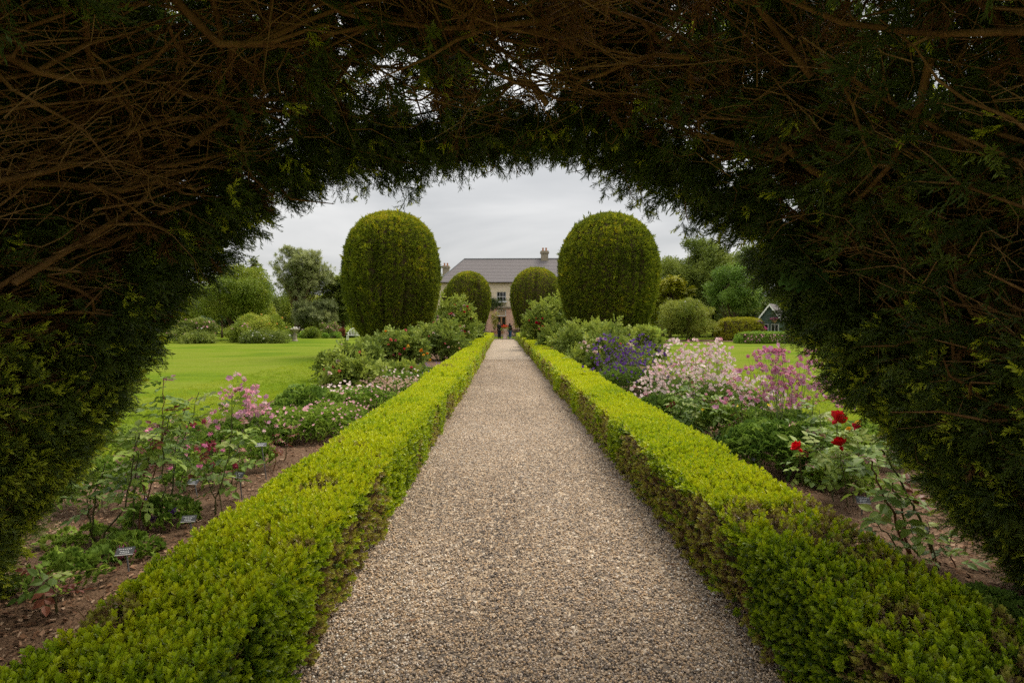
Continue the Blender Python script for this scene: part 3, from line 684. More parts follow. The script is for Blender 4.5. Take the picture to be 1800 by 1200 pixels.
# front wall with real openings
def wall_with_holes(name, x0, x1, z0, z1, y, holes, mat, parent, th=.35):
    mb = MB(); xs = sorted({x0, x1, *[h[0] for h in holes], *[h[1] for h in holes]}); zs = sorted({z0, z1, *[h[2] for h in holes], *[h[3] for h in holes]})
    for a, b in zip(xs, xs[1:]):
        for c_, d_ in zip(zs, zs[1:]):
            if any(h[0] <= a and b <= h[1] and h[2] <= c_ and d_ <= h[3] for h in holes): continue
            mb.add([(a, y, c_), (b, y, c_), (b, y, d_), (a, y, d_)], [(0, 1, 2, 3)])
    for a, b, c_, d_ in holes:
        mb.add([(a, y, c_), (b, y, c_), (b, y, d_), (a, y, d_), (a, y + th, c_), (b, y + th, c_), (b, y + th, d_), (a, y + th, d_)], [(0, 4, 5, 1), (1, 5, 6, 2), (2, 6, 7, 3), (3, 7, 4, 0)])
    return mb.build(name, mat, parent)
UW = [(-7.4, -6.2), (-4.2, -3.0), (-.98, .28), (2.9, 4.1)]        # upper windows (x range)
upz = (4.42, 5.72)
holes = [(a, b, *upz) for a, b in UW] + [(-7.5, -6.1, .9, 3.3), (-4.3, -2.9, .9, 3.3), (-.98, .28, .12, 3.35), (2.8, 4.2, .9, 3.3)]
wall_with_holes('wall', XA, XB, 0, ZE, 0, holes, M_wall, house)
mb = MB(); mb.add([(XA, 0, 0), (XA, 8, 0), (XA, 8, ZE), (XA, 0, ZE)], [(0, 3, 2, 1)]); mb.add([(XB, 0, 0), (XB, 8, 0), (XB, 8, ZE), (XB, 0, ZE)], [(0, 1, 2, 3)]); mb.add([(XA, 8, 0), (XB, 8, 0), (XB, 8, ZE), (XA, 8, ZE)], [(0, 3, 2, 1)]); mb.build('side_wall', M_wall, house)
# pink rendered panel round the garden door, with a stone string course above it
wall_with_holes('door_surround', -2.55, 1.75, 0, 3.55, -.06, [(-.98, .28, .12, 3.35)], M_pinkwall, house, .06)
mb = MB(); mb.box((-.4, -.14, 3.68), (4.9, .28, .2)); mb.box((-.4, -.09, 3.5), (4.6, .18, .1)); mb.build('string_course', M_stone, house)
def sash(x0, x1, z0, z1, y, cols, parent, nm='window', mat=M_frame, rows=2):
    mb = MB(); f = .075
    mb.box(((x0 + x1) / 2, y, z1 - f / 2), (x1 - x0, .08, f)); mb.box(((x0 + x1) / 2, y, z0 + f / 2), (x1 - x0, .08, f))
    for x in (x0 + f / 2, x1 - f / 2): mb.box((x, y, (z0 + z1) / 2), (f, .08, z1 - z0 - 2 * f))
    zm = (z0 + z1) / 2; mb.box((zm * 0 + (x0 + x1) / 2, y - .01, zm), (x1 - x0 - 2 * f, .07, .07))
    for k in range(1, cols):
        x = x0 + (x1 - x0) * k / cols; mb.box((x, y + .005, (z0 + z1) / 2), (.04, .05, z1 - z0 - 2 * f))
    if rows > 2:
        for k in range(1, rows):
            z = z0 + (z1 - z0) * k / rows
            if abs(z - zm) > .1: mb.box(((x0 + x1) / 2, y + .004, z), (x1 - x0 - 2 * f, .05, .035))
    o = mb.build(nm, mat, parent)
    for r in range(2):
        for k in range(cols):
            a = x0 + (x1 - x0) * k / cols; b = x0 + (x1 - x0) * (k + 1) / cols; c_ = z0 + (z1 - z0) * r / 2; d_ = z0 + (z1 - z0) * (r + 1) / 2
            g = MB(); g.add([(a, y + .03, c_), (b, y + .03, c_), (b, y + .03, d_), (a, y + .03, d_)], [(0, 1, 2, 3)]); g.build('pane', M_glass, o)
    s_ = MB(); s_.box(((x0 + x1) / 2, -.08, z0 - .07), (x1 - x0 + .3, .3, .13)); s_.build('sill', M_frame, o)
    return o
for a, b in UW: sash(a, b, *upz, .12, 3, house)
for a, b in ((-7.5, -6.1), (-4.3, -2.9), (2.8, 4.2)): sash(a, b, .9, 3.3, .12, 3, house, rows=4)
# garden door: blind panel in a pale frame over two glazed leaves
mb = MB(); mb.box((-.35, .06, 3.29), (1.25, .1, .1)); mb.box((-.35, .06, 2.52), (1.25, .1, .1))
for x in (-.92, .22): mb.box((x, .06, 2.9), (.1, .1, .66))
fr = mb.build('door_light', M_frame, house); mb = MB(); mb.box((-.35, .09, 2.9), (1.03, .04, .66)); mb.build('blind', flat('linen_blind', (.42, .33, .22), .9, .1), fr)
for x0, x1 in ((-.95, -.36), (-.34, .25)):
    mb = MB(); xm = (x0 + x1) / 2; mb.box((xm, .1, 2.42), (x1 - x0, .08, .1)); mb.box((xm, .1, .85), (x1 - x0, .08, .12)); mb.box((xm, .1, .2), (x1 - x0, .08, .16))
    for x in (x0 + .045, x1 - .045): mb.box((x, .1, 1.3), (.09, .08, 2.1))
    mb.box((xm, .105, .52), (x1 - x0 - .18, .04, .52))
    dr = mb.build('door', M_wood, house); g = MB(); g.add([(x0 + .09, .11, .91), (x1 - .09, .11, .91), (x1 - .09, .11, 2.37), (x0 + .09, .11, 2.37)], [(0, 1, 2, 3)]); g.build('pane', M_glass, dr)
    hd = MB(); hd.tube([(xm + .2 * (1 if xm < -.35 else -1), .05, 1.1), (xm + .2 * (1 if xm < -.35 else -1), .0, 1.1), (xm + .13 * (1 if xm < -.35 else -1), .0, 1.1)], .012, 5); hd.build('handle', M_lead, dr)
# near-black sheet behind the glass, room shade put into its colour
mb = MB(); mb.add([(XA + .1, .5, 0), (XB - .1, .5, 0), (XB - .1, .5, ZE - .2), (XA + .1, .5, ZE - .2)], [(0, 1, 2, 3)]); mb.build('dark_sheet', M_gut, house)
# hipped roof with overhang, slate courses as steps
def hip(name, x0, x1, y0, y1, ze, zr, parent, hipL=True, hipR=False):
    ym = (y0 + y1) / 2; run = (y1 - y0) / 2; rx0 = x0 + run * .72 if hipL else x0; rx1 = x1 - run * .72 if hipR else x1
    mb = MB(); nC = 16
    for k in range(nC):                                # each course laps over the one below
        a, b = k / nC, (k + 1) / nC; lift = .03
        def pt(t, xe, dz):
            xl = x0 + (rx0 - x0) * t; xr = x1 + (rx1 - x1) * t
            return (xl if xe == 0 else xr, y0 + (ym - y0) * t, ze + (zr - ze) * t + dz)
        q = [pt(a, 0, lift), pt(a, 1, lift), pt(b, 1, 0), pt(b, 0, 0)]
        mb.add(q, [(0, 1, 2, 3)]); mb.add([pt(a, 0, 0), pt(a, 1, 0), pt(a, 1, lift), pt(a, 0, lift)], [(0, 1, 2, 3)])
    mb.add([(x0, y1, ze), (x1, y1, ze), (rx1, ym, zr), (rx0, ym, zr)], [(0, 3, 2, 1)])
    mb.add([(x0, y0, ze), (x0, y1, ze), (rx0, ym, zr)], [(0, 2, 1)]); mb.add([(x1, y0, ze), (x1, y1, ze), (rx1, ym, zr)], [(0, 1, 2)])
    o = mb.build(name, M_slate, parent)
    rd = MB(); rd.tube([(rx0, ym, zr + .03), (rx1, ym, zr + .03)], .1, 6)
    for yy in (y0, y1):
        if hipL: rd.tube([(x0, yy, ze + .03), (rx0, ym, zr + .03)], .07, 5)
    rd.build('ridge_tiles', M_lead, o)
    return o
roof = hip('roof', XA - .35, XB + .3, -.4, 8.4, ZE, ZR, house, True, False)
mb = MB(); mb.tube([(XA - .35, -.47, ZE - .03), (XB, -.47, ZE - .03)], .08, 6); mb.tube([(2.0, -.12, 0), (2.0, -.12, ZE - .1)], .05, 6); mb.build('gutter', M_gut, house)
def chimney(x, y, zb, w_, h_, parent):
    mb = MB(); mb.box((x, y, zb + h_ / 2), (w_, .8, h_)); mb.box((x, y, zb + h_ + .1), (w_ + .25, 1.05, .2)); mb.box((x, y, zb + h_ + .27), (w_ + .1, .9, .14)); c_ = mb.build('chimney', M_stone, parent)
    for k in (-.22, .22):
        p_ = MB(); p_.lathe([(.13, 0), (.15, .05), (.11, .12), (.12, .38), (.15, .42), (.13, .44)], (x + k, y, zb + h_ + .34), 10); p_.build('chimney_pot', M_chpot, c_)
chimney(5.45, 4.0, ZR - .5, 1.0, 1.25, roof)
# projecting wing at the right and rear range at the left
mb = MB(); wx0, wx1, wy0 = 6.55, 14.5, -8.2
mb.add([(wx0, wy0, 0), (wx1, wy0, 0), (wx1, wy0, ZE), (wx0, wy0, ZE), (wx0, -.02, 0), (wx0, -.02, ZE), (wx1, 6, 0), (wx1, 6, ZE)], [(0, 1, 2, 3), (4, 0, 3, 5), (1, 6, 7, 2)]); mb.build('wing_wall', M_wall, house)
hip('wing_roof', wx0 - .3, wx1 + .3, wy0 - .35, 5.4, ZE + .02, ZR - .1, house, True, True)
mb = MB(); mb.tube([(wx0 - .33, wy0 - .4, ZE), (wx1 + .3, wy0 - .4, ZE)], .08, 6); mb.tube([(wx0 - .36, wy0 - .4, ZE), (wx0 - .36, -.4, ZE)], .08, 6); mb.build('wing_gutter', M_gut, house)
mb = MB(); mb.add([(-18, 9, 0), (-8.7, 9, 0), (-8.7, 9, 6.3), (-18, 9, 6.3)], [(0, 1, 2, 3)]); mb.build('rear_wall', M_wall, house)
rr_ = hip('rear_roof', -18.3, -8.2, 8.7, 16, 6.3, 9.3, house, True, True)
chimney(-9.2, 10.2, 6.2, .95, 3.6, rr_)
# ivy growing over the wall left of the door
M_ivy = leafmat('wall_climber', [(0, (.05, .085, .025)), (.5, (.11, .16, .05)), (1, (.20, .25, .08))], None, .25)
def bcluster(mat, seed, n=22, r=.28, ll=.14, lw=.085, flat_=.9, nm='leaf_cluster'):
    g = np.random.default_rng(seed); mb = MB()
    for k in range(n):
        d = norm(g.normal(0, 1, 3)); b = d * r * g.random() ** .5; b[2] *= flat_
        dd = norm(d * .7 + g.normal(0, .5, 3) + np.array([0, 0, .15])); mb.leaf(b, dd, norm(g.normal(0, .5, 3) + np.array([0, 0, 1])), ll * g.uniform(.7, 1.25), lw * g.uniform(.8, 1.2), g.random() * .5, .15)
    return source(nm, mb, mat)
IVY = [bcluster(M_ivy, 300 + i) for i in range(2)]
climb = thing('wall_climber', 'leafy climber spreading over the house wall above the garden door', 'climber', (0, 0, 0))
hr = house.matrix_basis = Matrix.Translation((0, HY, 0)) @ Matrix.Rotation(R_(-2.6), 4, 'Z')
n = 420; q = np.stack([rng.normal(-1.9, .75, n), rng.uniform(-.28, -.05, n), 4.05 + rng.normal(0, .28, n)], 1)
q2 = np.stack([rng.normal(-2.75, .12, 130), rng.uniform(-.25, -.08, 130), rng.uniform(.2, 3.9, 130)], 1); q = np.vstack([q, q2])
q = np.array([(hr @ Vector(v))[:] for v in q]); scatter('foliage', climb, q, (0, -1, .4), IVY, rng.uniform(.6, 1.1, len(q)), rng.random(len(q)))
mb = MB(); mb.tube([hr @ Vector(v) for v in ((-2.75, -.1, 0), (-2.7, -.1, 1.5), (-2.78, -.1, 3), (-2.4, -.1, 4), (-1.2, -.1, 4.15))], [.07, .06, .05, .04, .02], 6); mb.build('stem', M_bark, climb)

# ------------------------------------------------------------------ trees and shrubs round the lawn
def lm(name, a, b, c_, tr=.3): return leafmat(name, [(0, a), (.5, b), (1, c_)], None, tr, .5, .25)
M_olive = lm('olive_leaves', (.08, .13, .012), (.21, .275, .024), (.40, .43, .05))
M_fresh = lm('fresh_leaves', (.07, .135, .018), (.16, .265, .035), (.30, .40, .07))
M_rhodo = lm('rhododendron_leaves', (.08, .12, .014), (.19, .235, .024), (.36, .375, .06))
M_gold = lm('golden_foliage', (.14, .17, .010), (.32, .32, .014), (.50, .44, .02))
M_dark = lm('dark_foliage', (.04, .066, .012), (.12, .165, .025), (.27, .32, .05), .3)
M_pine = lm('pine_needles', (.075, .10, .035), (.18, .215, .075), (.33, .36, .13), .28)
M_weep = lm('weeping_foliage', (.07, .12, .05), (.14, .20, .09), (.22, .28, .14))
M_herb = lm('herb_leaves', (.08, .16, .015), (.18, .31, .025), (.32, .44, .05))
def pcluster(mat, seed, n=34, l0=.22, up=.5, wd=.03, r=.06):
    g = np.random.default_rng(seed); mb = MB()
    for k in range(n):
        d = norm(g.normal(0, 1, 3) + np.array([0, 0, up])); mb.leaf(d * r * g.random() + (0, 0, .12 * g.random()), d, (.1, .2, 1), l0 * g.uniform(.7, 1.2), wd, 0, .05, .4)
    return source('needle_tuft', mb, mat)
def fan(mat, seed, n=16, ll=.3):
    g = np.random.default_rng(seed); mb = MB()
    for k in range(n):
        a = g.uniform(-1.1, 1.1); t = g.random() * .35; mb.leaf((t, 0, -.15 * t), (math.cos(a), math.sin(a), -.25 + g.normal(0, .2)), (0, 0, 1), ll * g.uniform(.5, 1), .07, g.random() * .4, .15)
    return source('spray_fan', mb, mat)
def strand(mat, seed):
    g = np.random.default_rng(seed); mb = MB()
    for k in range(24):
        b = np.array([g.normal(0, .1), g.normal(0, .1), -g.random() * .7]); mb.leaf(b, (g.normal(0, .12), g.normal(0, .12), -1), (1, .2, 0), g.uniform(.2, .4), .03, 0, .1)
    return source('hanging_strand', mb, mat)
K_olive = [bcluster(M_olive, 310 + i) for i in range(3)]; K_fresh = [bcluster(M_fresh, 320 + i) for i in range(3)]
K_rhodo = [bcluster(M_rhodo, 330 + i, 20, .24, .16, .06) for i in range(3)]; K_gold = [bcluster(M_gold, 340 + i, 20, .22, .13, .07) for i in range(3)]
K_dark = [bcluster(M_dark, 350 + i, 24, .3, .15, .08) for i in range(3)]; K_pine = [pcluster(M_pine, 360 + i) for i in range(3)]
K_fan = [fan(M_dark, 370 + i) for i in range(2)]; K_gfan = [fan(M_gold, 375 + i) for i in range(2)]; K_weep = [strand(M_weep, 380 + i) for i in range(2)]
K_herb = [bcluster(M_herb, 385 + i, 18, .16, .10, .05) for i in range(3)]
def petalsrc(name, c_, r=.05, n=5):
    m = leafmat(name, [(0, tuple(x * .75 for x in c_)), (1, c_)], None, .3, .6, .2); mb = MB()
    for k in range(n):
        a = 2 * PI * k / n; mb.leaf((0, 0, 0), (math.cos(a), math.sin(a), .35), (0, 0, 1), r, r * .9, 0, .1, .6)
    return source('blossom', mb, m)
B_pink = petalsrc('pink_petals', (.75, .36, .42), .09); B_white = petalsrc('white_petals', (.78, .76, .70), .07); B_orange = petalsrc('orange_petals', (.72, .36, .06), .08)
def tree(name, label, x, y, H, R, z0, src, n, tint=.5, K=26, cat='tree', seed=1, tr=.16, stems=1, ry=None, shape='round', scl=(.8, 1.3), group=None, lean=(0, 0), tv=.16, bark=None, fill=.55, blossoms=None, bs=.30):
    g = np.random.default_rng(seed); root = thing(name, label, cat, (x, y, 0), group=group); ry = ry or R
    bl = []
    for k in range(K):
        if shape == 'cone':
            t = g.random() ** .8; z = z0 + (H - z0) * t; rr = R * (1 - t) ** .8 * g.uniform(.35, 1); a = g.uniform(0, 2 * PI); bl.append((rr * math.cos(a), rr * math.sin(a), z, R * .24 * (1.15 - t)))
        else:
            d = norm(g.normal(0, 1, 3)); q = g.uniform(fill, 1.0); hz = (H - z0) / 2
            zz = d[2] * q; flat_ = 1.0 if zz > 0 else .9
            bl.append((d[0] * q * R * .82, d[1] * q * ry * .82, z0 + hz + zz * hz * .80 * flat_, R * bs * g.uniform(.5, 1.35)))
    bl = np.array(bl) + np.array([lean[0], lean[1], 0, 0])
    # trunk and limbs
    mb = MB(); tops = []
    for s_ in range(stems):
        b = np.array([g.normal(0, .12) * (stems > 1), g.normal(0, .12) * (stems > 1), -.05]); t = np.array([lean[0] * .6 + g.normal(0, R * .25) * (stems > 1), lean[1] * .6 + g.normal(0, R * .25) * (stems > 1), z0 + (H - z0) * (.75 if shape == 'cone' else .5)])
        pts = [b + (t - b) * u + np.array([g.normal(0, .05) * R * u * .3, g.normal(0, .05) * R * u * .3, 0]) for u in np.linspace(0, 1, 6)]
        rad = np.linspace(tr, tr * .35, 6) / math.sqrt(stems); rad[0] *= 1.35; mb.tube(pts, rad, 8); tops.append(pts)
    mb.build('trunk', bark or M_bark, root, smooth=True)
    lb = MB()
    for k, b in enumerate(bl):
        pts = tops[k % stems]; cand = [p for p in pts if p[2] < b[2] - .1 * R] or [pts[1]]; s0 = cand[-1] if g.random() < .6 else cand[g.integers(0, len(cand))]
        m_ = (s0 + b[:3]) / 2 + g.normal(0, .06 * R, 3) + np.array([0, 0, .05 * R]); lb.tube([s0, m_, b[:3]], [tr * .3, tr * .18, tr * .06], 5, cap=False)
    lb.build('limbs', bark or M_bark, root, kind='stuff')
    ki = g.choice(K, n, p=bl[:, 3] ** 2 / (bl[:, 3] ** 2).sum()); d = norm(g.normal(0, 1, (n, 3)) + np.array([0, 0, .35])); q = g.uniform(.45, 1.0, n) + .35 * g.random(n) ** 6
    p = bl[ki, :3] + d * (bl[ki, 3] * q)[:, None] * np.array([1.05, 1.05, .8]); p[:, 2] = np.maximum(p[:, 2], .08)
    bt = g.normal(0, tv, K); tt = tint + bt[ki] + g.normal(0, .12, n)
    if shape == 'weep': dirs = np.array([0, 0, 1.0]) + g.normal(0, .12, (n, 3))
    elif src in (K_fan, K_gfan): dirs = np.array([0, 0, 1.0]) + g.normal(0, .3, (n, 3))
    elif src is K_pine: dirs = norm(d * .5 + np.array([0, 0, .8]) + g.normal(0, .2, (n, 3)))
    else: dirs = g.normal(0, 1, (n, 3))
    spin = np.arctan2(d[:, 1], d[:, 0]) + PI / 2 if src in (K_fan, K_gfan) else None
    scatter('crown', root, p, dirs, src, g.uniform(*scl, n), tt, spin=spin)
    if blossoms:
        bs, nb, zlo = blossoms; i = g.choice(n, nb); pp = p[i] + d[i] * .15; pp = pp[pp[:, 2] > zlo * H]
        scatter('blossoms', root, pp, norm(d[i][:len(pp)] + np.array([0, -.6, .3])), [bs], g.uniform(.8, 1.4, len(pp)), g.random(len(pp)))
    return root
def X(px, d): return P(px, 566, d).x
def Z(py, d): return P(886, py, d).z
def T(name, label, px, d, ytop, halfpx, z0, src, n, **k): return tree(name, label, X(px, d), d, Z(ytop, d), halfpx * d / 1000, z0, src, n, **k)
# left of the lawn
GB = 'trees closing the garden behind the lawn'
T('broadleaf_tree', 'rounded olive-green broadleaf tree left of the tall pine', 412, 55, 468, 74, 1.2, K_olive, 3600, tint=.55, K=42, seed=2, tr=.28, stems=3, group=GB, ry=3.5)
T('weeping_conifer', 'small grey-green weeping conifer at the far left of the lawn', 362, 50, 540, 17, .4, K_weep, 420, tint=.6, K=12, seed=3, tr=.09, shape='weep', group=GB, scl=(.7, 1.1))
T('weeping_conifer', 'taller pale weeping conifer behind the olive-green tree', 390, 62, 487, 18, 1.5, K_weep, 420, tint=.55, K=14, seed=33, tr=.1, shape='weep', group=GB, scl=(.9, 1.3))
T('pine_tree', 'tall open grey-green pine with reddish trunk behind the left lawn', 520, 68, 426, 60, 3.4, K_pine, 1800, tint=.85, bs=.19, K=85, seed=4, tr=.3, group=GB, scl=(1.1, 1.9), lean=(.7, 0), fill=.3, ry=3.2, bark=noisemat('pine_bark', [(.3, (.09, .055, .035)), (.7, (.19, .115, .075))], 12, 6, .9, .1, .5, 30))
T('conifer_tree', 'low spreading pine skirt beside the pine trunk', 556, 66, 528, 40, .8, K_pine, 1200, tint=.62, K=24, seed=41, tr=.14, group=GB, scl=(1.3, 2.0))
T('conifer_tree', 'dark cypress against the left edge of the large left yew', 603, 71, 460, 40, .8, K_fan, 2600, tint=.85, K=46, seed=5, tr=.2, group=GB, scl=(1.1, 1.9), tv=.2)
T('larch_tree', 'thin layered conifer tips above the olive-green tree', 446, 78, 448, 30, 3.5, K_fan, 800, tint=.75, K=20, seed=6, shape='cone', tr=.14, group=GB, scl=(1.2, 2.0))
for i, (px, d, yt, hw, kk, lab) in enumerate([(300, 66, 490, 60, K_dark, 'dark tree seen through the left side of the yew arch'), (200, 60, 440, 80, K_olive, 'large olive tree behind the left side of the yew arch'), (60, 58, 430, 90, K_dark, 'big dark tree furthest left behind the yew arch'),
                                              (480, 86, 510, 80, K_dark, 'dark background tree behind the pine trunk'), (575, 90, 540, 60, K_dark, 'dark background tree behind the cypress'), (380, 84, 515, 70, K_dark, 'dark background tree behind the olive-green tree'), (430, 72, 520, 50, K_olive, 'green tree filling the gap left of the pine trunk'), (545, 80, 505, 56, K_olive, 'pale green tree seen through the pine'), (335, 62, 500, 50, K_olive, 'light tree at the left rim of the arch')]):
    T('background_tree', lab, px, d, yt, hw, .4, kk, 1500, tint=.68, K=24, seed=60 + i, tr=.2, group=GB, scl=(1.3, 2.2))
GS = 'flowering shrubs round the lawn'
T('azalea_shrub', 'orange and yellow flecked shrub below the olive-green tree', 462, 49.5, 552, 42, .05, K_olive, 1500, tint=.72, K=22, cat='shrub', seed=7, tr=.06, stems=4, group=GS, blossoms=(B_orange, 70, .4), scl=(.6, 1))
T('rose_shrub', 'pink-flowered shrub at the left end of the lawn', 338, 47.5, 562, 36, .05, K_dark, 1000, tint=.85, K=20, cat='shrub', seed=8, tr=.05, stems=4, group=GS, blossoms=(B_pink, 110, .3), scl=(.6, 1))
T('flowering_shrub', 'green shrub with small pink blooms between azalea and olive-green tree', 425, 47.8, 570, 34, .05, K_olive, 900, tint=.5, K=18, cat='shrub', seed=9, tr=.05, stems=4, group=GS, blossoms=(B_pink, 60, .5), scl=(.6, 1))
T('groundcover_clump', 'low dark-leaved clump with white flowers at the lawn edge', 462, 46.0, 588, 44, 0, K_dark, 900, tint=.7, K=22, cat='plant', seed=10, tr=.03, stems=3, ry=.7, blossoms=(B_white, 80, .3), scl=(.45, .8), group=GS)
T('groundcover_clump', 'low leafy clump at the far left lawn edge', 345, 45.6, 592, 40, 0, K_dark, 700, tint=.8, K=20, cat='plant', seed=11, tr=.03, stems=3, ry=.7, blossoms=(B_white, 14, .3), scl=(.45, .8), group=GS)
T('mound_shrub', 'dense green mounded shrub right of the stone urn', 549, 60, 580, 19, 0, K_olive, 520, tint=.42, K=14, cat='shrub', seed=12, tr=.04, stems=3, scl=(.6, 1), group=GS)
T('blossom_shrub', 'pink blossoming shrub in front of the dark cypress', 576, 62, 566, 20, .2, K_dark, 500, tint=.7, K=14, cat='shrub', seed=13, tr=.04, stems=3, scl=(.6, 1), blossoms=(B_pink, 230, .35), group=GS)
T('red_leaf_shrub', 'small copper-red leaved shrub beside the white bench', 598, 61, 576, 8, .2, [bcluster(leafmat('copper_leaves', [(0, (.12, .03, .015)), (1, (.32, .10, .05))], None, .3), 390, 18, .2, .12, .06)], 170, tint=.5, K=8, cat='shrub', seed=14, tr=.03, stems=2, scl=(.6, .9), group=GS)
for i, (px, d, yt, hw) in enumerate([(500, 57, 578, 22), (532, 62, 583, 14), (585, 60, 585, 18), (614, 62, 586, 14)]):
    T('border_shrub', ['dark bush left of the stone urn', 'small bush directly behind the stone urn', 'low bush below the pink blossoming shrub', 'low bush behind the white bench'][i], px, d, yt, hw, 0, [K_olive, K_herb, K_herb, K_olive][i], 420, tint=.4, K=12, cat='shrub', seed=90 + i, tr=.03, stems=3, scl=(.6, 1), group=GS)
# right of the lawn
T('evergreen_tree', 'tall dense dark evergreen right of the large right yew', 1225, 66, 408, 66, 1.2, K_dark, 3400, tint=.78, K=44, seed=15, tr=.3, group=GB, scl=(1, 1.7), tv=.22)
T('golden_conifer', 'yellow-green conifer right behind the large right yew', 1178, 62, 470, 34, .6, K_gfan, 1500, tint=.4, K=28, seed=16, tr=.16, group=GB, scl=(1, 1.7))
T('maple_tree', 'bright green maple with several thin stems behind the clipped hedge', 1290, 57, 456, 50, 2.0, K_fresh, 2000, tint=.5, K=44, seed=17, tr=.2, stems=4, group=GB, tv=.2)
T('rhododendron', 'broad domed yellow-green rhododendron on the right lawn edge', 1211, 52.5, 528, 55, .25, K_rhodo, 2600, tint=.62, K=40, cat='shrub', seed=18, tr=.1, stems=5, scl=(.6, 1), ry=2.3, group=GS, fill=.75, blossoms=(B_white, 40, .4))
for i, (px, d, yt, hw, kk, lab) in enumerate([(1340, 74, 420, 70, K_dark, 'dark background tree right of the maple behind the arch'), (1440, 64, 400, 80, K_olive, 'olive tree seen through the right side of the arch'), (1580, 60, 380, 100, K_dark, 'large dark tree behind the right side of the arch'), (1190, 86, 500, 60, K_dark, 'low dark background tree behind the golden conifer'), (1320, 62, 520, 60, K_dark, 'dark tree filling the shade behind the garden shed'), (1255, 70, 500, 40, K_dark, 'dark tree filling the shade under the evergreen'), (1740, 58, 400, 100, K_olive, 'large tree furthest right behind the arch'), (1395, 56, 530, 34, K_rhodo, 'leafy branches hanging over the garden shed'), (1165, 70, 480, 40, K_olive, 'olive tree close behind the right edge of the large right yew'), (1280, 80, 425, 60, K_olive, 'tall pale tree behind the maple crown')]):
    T('background_tree', lab, px, d, yt, hw, .3, kk, 1500, tint=.55, K=24, seed=120 + i, tr=.2, group=GB, scl=(1.3, 2.2) if i != 7 else (.7, 1.1))
# clipped hedge block beside the shed: box outline, leafy
def block(name, label, x0, x1, y0, y1, h, src, n, tint, seed, cat='hedge'):
    g = np.random.default_rng(seed); root = thing(name, label, cat, ((x0 + x1) / 2, (y0 + y1) / 2, 0)); a, b = (x1 - x0) / 2, (y1 - y0) / 2
    mb = MB(); mb.box((0, 0, h * .47), (2 * a * .9, 2 * b * .85, h * .86)); mb.build('hedge_core', M_core, root)
    u = norm(g.normal(0, 1, (n, 3))); u[:, 2] = np.abs(u[:, 2]); m_ = np.power(np.abs(u) ** 5, 1).sum(1) ** (1 / 5); p = u / m_[:, None] * np.array([a, b, h]) * g.uniform(.93, 1.03, (n, 1)); p[:, 2] = np.maximum(p[:, 2] * 1.0, .06)
    tt = tint + .5 * (fbm(p, 1.2, seed) - .5) + g.normal(0, .15, n); scatter('foliage', root, p, norm(u + np.array([0, 0, .6])), src, g.uniform(.55, .95, n), tt); return root
block('clipped_hedge', 'clipped yellow-green hedge block left of the garden shed', X(1264, 52), X(1339, 52), 51, 53.2, Z(561, 52), K_gold, 1500, .5, 77)
block('herbaceous_clump', 'low bright green herbaceous clump in front of the garden shed', X(1298, 45), X(1400, 45), 44.2, 46.2, Z(585, 45), K_herb, 900, .6, 78, 'plant')
scatter('blossoms', bpy.data.objects['herbaceous_clump'], np.stack([rng.uniform(-2.2, 2.2, 60), rng.uniform(-1.1, -.9, 60), rng.uniform(.2, .75, 60)], 1), (0, -.8, .5), [B_pink], rng.uniform(.4, .8, 60), rng.random(60))
# bark strip under the shrubs on the right
struct('border_soil', grid('border_soil', X(1150, 49), X(1330, 49), 48.6, 54, 8, 8, lambda p: .01 + .03 * fbm(p, 1, 2), M_soil))

# ------------------------------------------------------------------ garden shed
M_shed = noisemat('green_boards', [(.3, (.045, .075, .062)), (.7, (.085, .12, .10))], 6, 6, .7, .2, .1, 20, (1, 1, 6))
M_white = flat('white_paint', (.78, .77, .74), .55, .3, .05)
ds = 52.0; xs0, xs1 = X(1338, ds), X(1368, ds); xm = (xs0 + xs1) / 2; hw = (xs1 - xs0) / 2; ze = Z(556, ds) ; zr = Z(535, ds)
shed = thing('garden_shed', 'small dark green boarded shed with white scalloped gable boards', 'shed', (xm, ds, 0), R_(-36))
nb = 14
for k in range(nb):                                   # each board laps over the one below
    z0_, z1_ = k * zr / nb, (k + 1) * zr / nb
    half = hw if z1_ <= ze else hw * (zr - z1_) / (zr - ze)
    half0 = hw if z0_ <= ze else hw * (zr - z0_) / (zr - ze)
    if half < .05: half = .03
    mb = MB(); mb.add([(-half0, -.03, z0_), (half0, -.03, z0_), (half, 0, z1_), (-half, 0, z1_), (-half0, 0.02, z0_), (half0, 0.02, z0_)], [(0, 1, 2, 3), (4, 5, 1, 0)]); mb.build('board', M_shed, shed)
mb = MB(); mb.add([(-hw, .02, 0), (-hw, 3, 0), (-hw, 3, ze), (-hw, .02, ze), (hw, .02, 0), (hw, 3, 0), (hw, 3, ze), (hw, .02, ze)], [(0, 3, 2, 1), (4, 5, 6, 7), (1, 2, 6, 5)]); mb.build('side_wall', M_shed, shed)
mb = MB(); ov = .25
for sg in (-1, 1): mb.add([(sg * (hw + ov), -.3, ze - ov * (zr - ze) / hw), (sg * (hw + ov), 3.2, ze - ov * (zr - ze) / hw), (0, 3.2, zr + .02), (0, -.3, zr + .02), (sg * (hw + ov), -.3, ze - ov * (zr - ze) / hw + .06), (sg * (hw + ov), 3.2, ze - ov * (zr - ze) / hw + .06), (0, 3.2, zr + .09), (0, -.3, zr + .09)], [(0, 1, 2, 3), (4, 7, 6, 5), (0, 3, 7, 4), (0, 4, 5, 1)])
mb.build('roof', M_slate, shed)
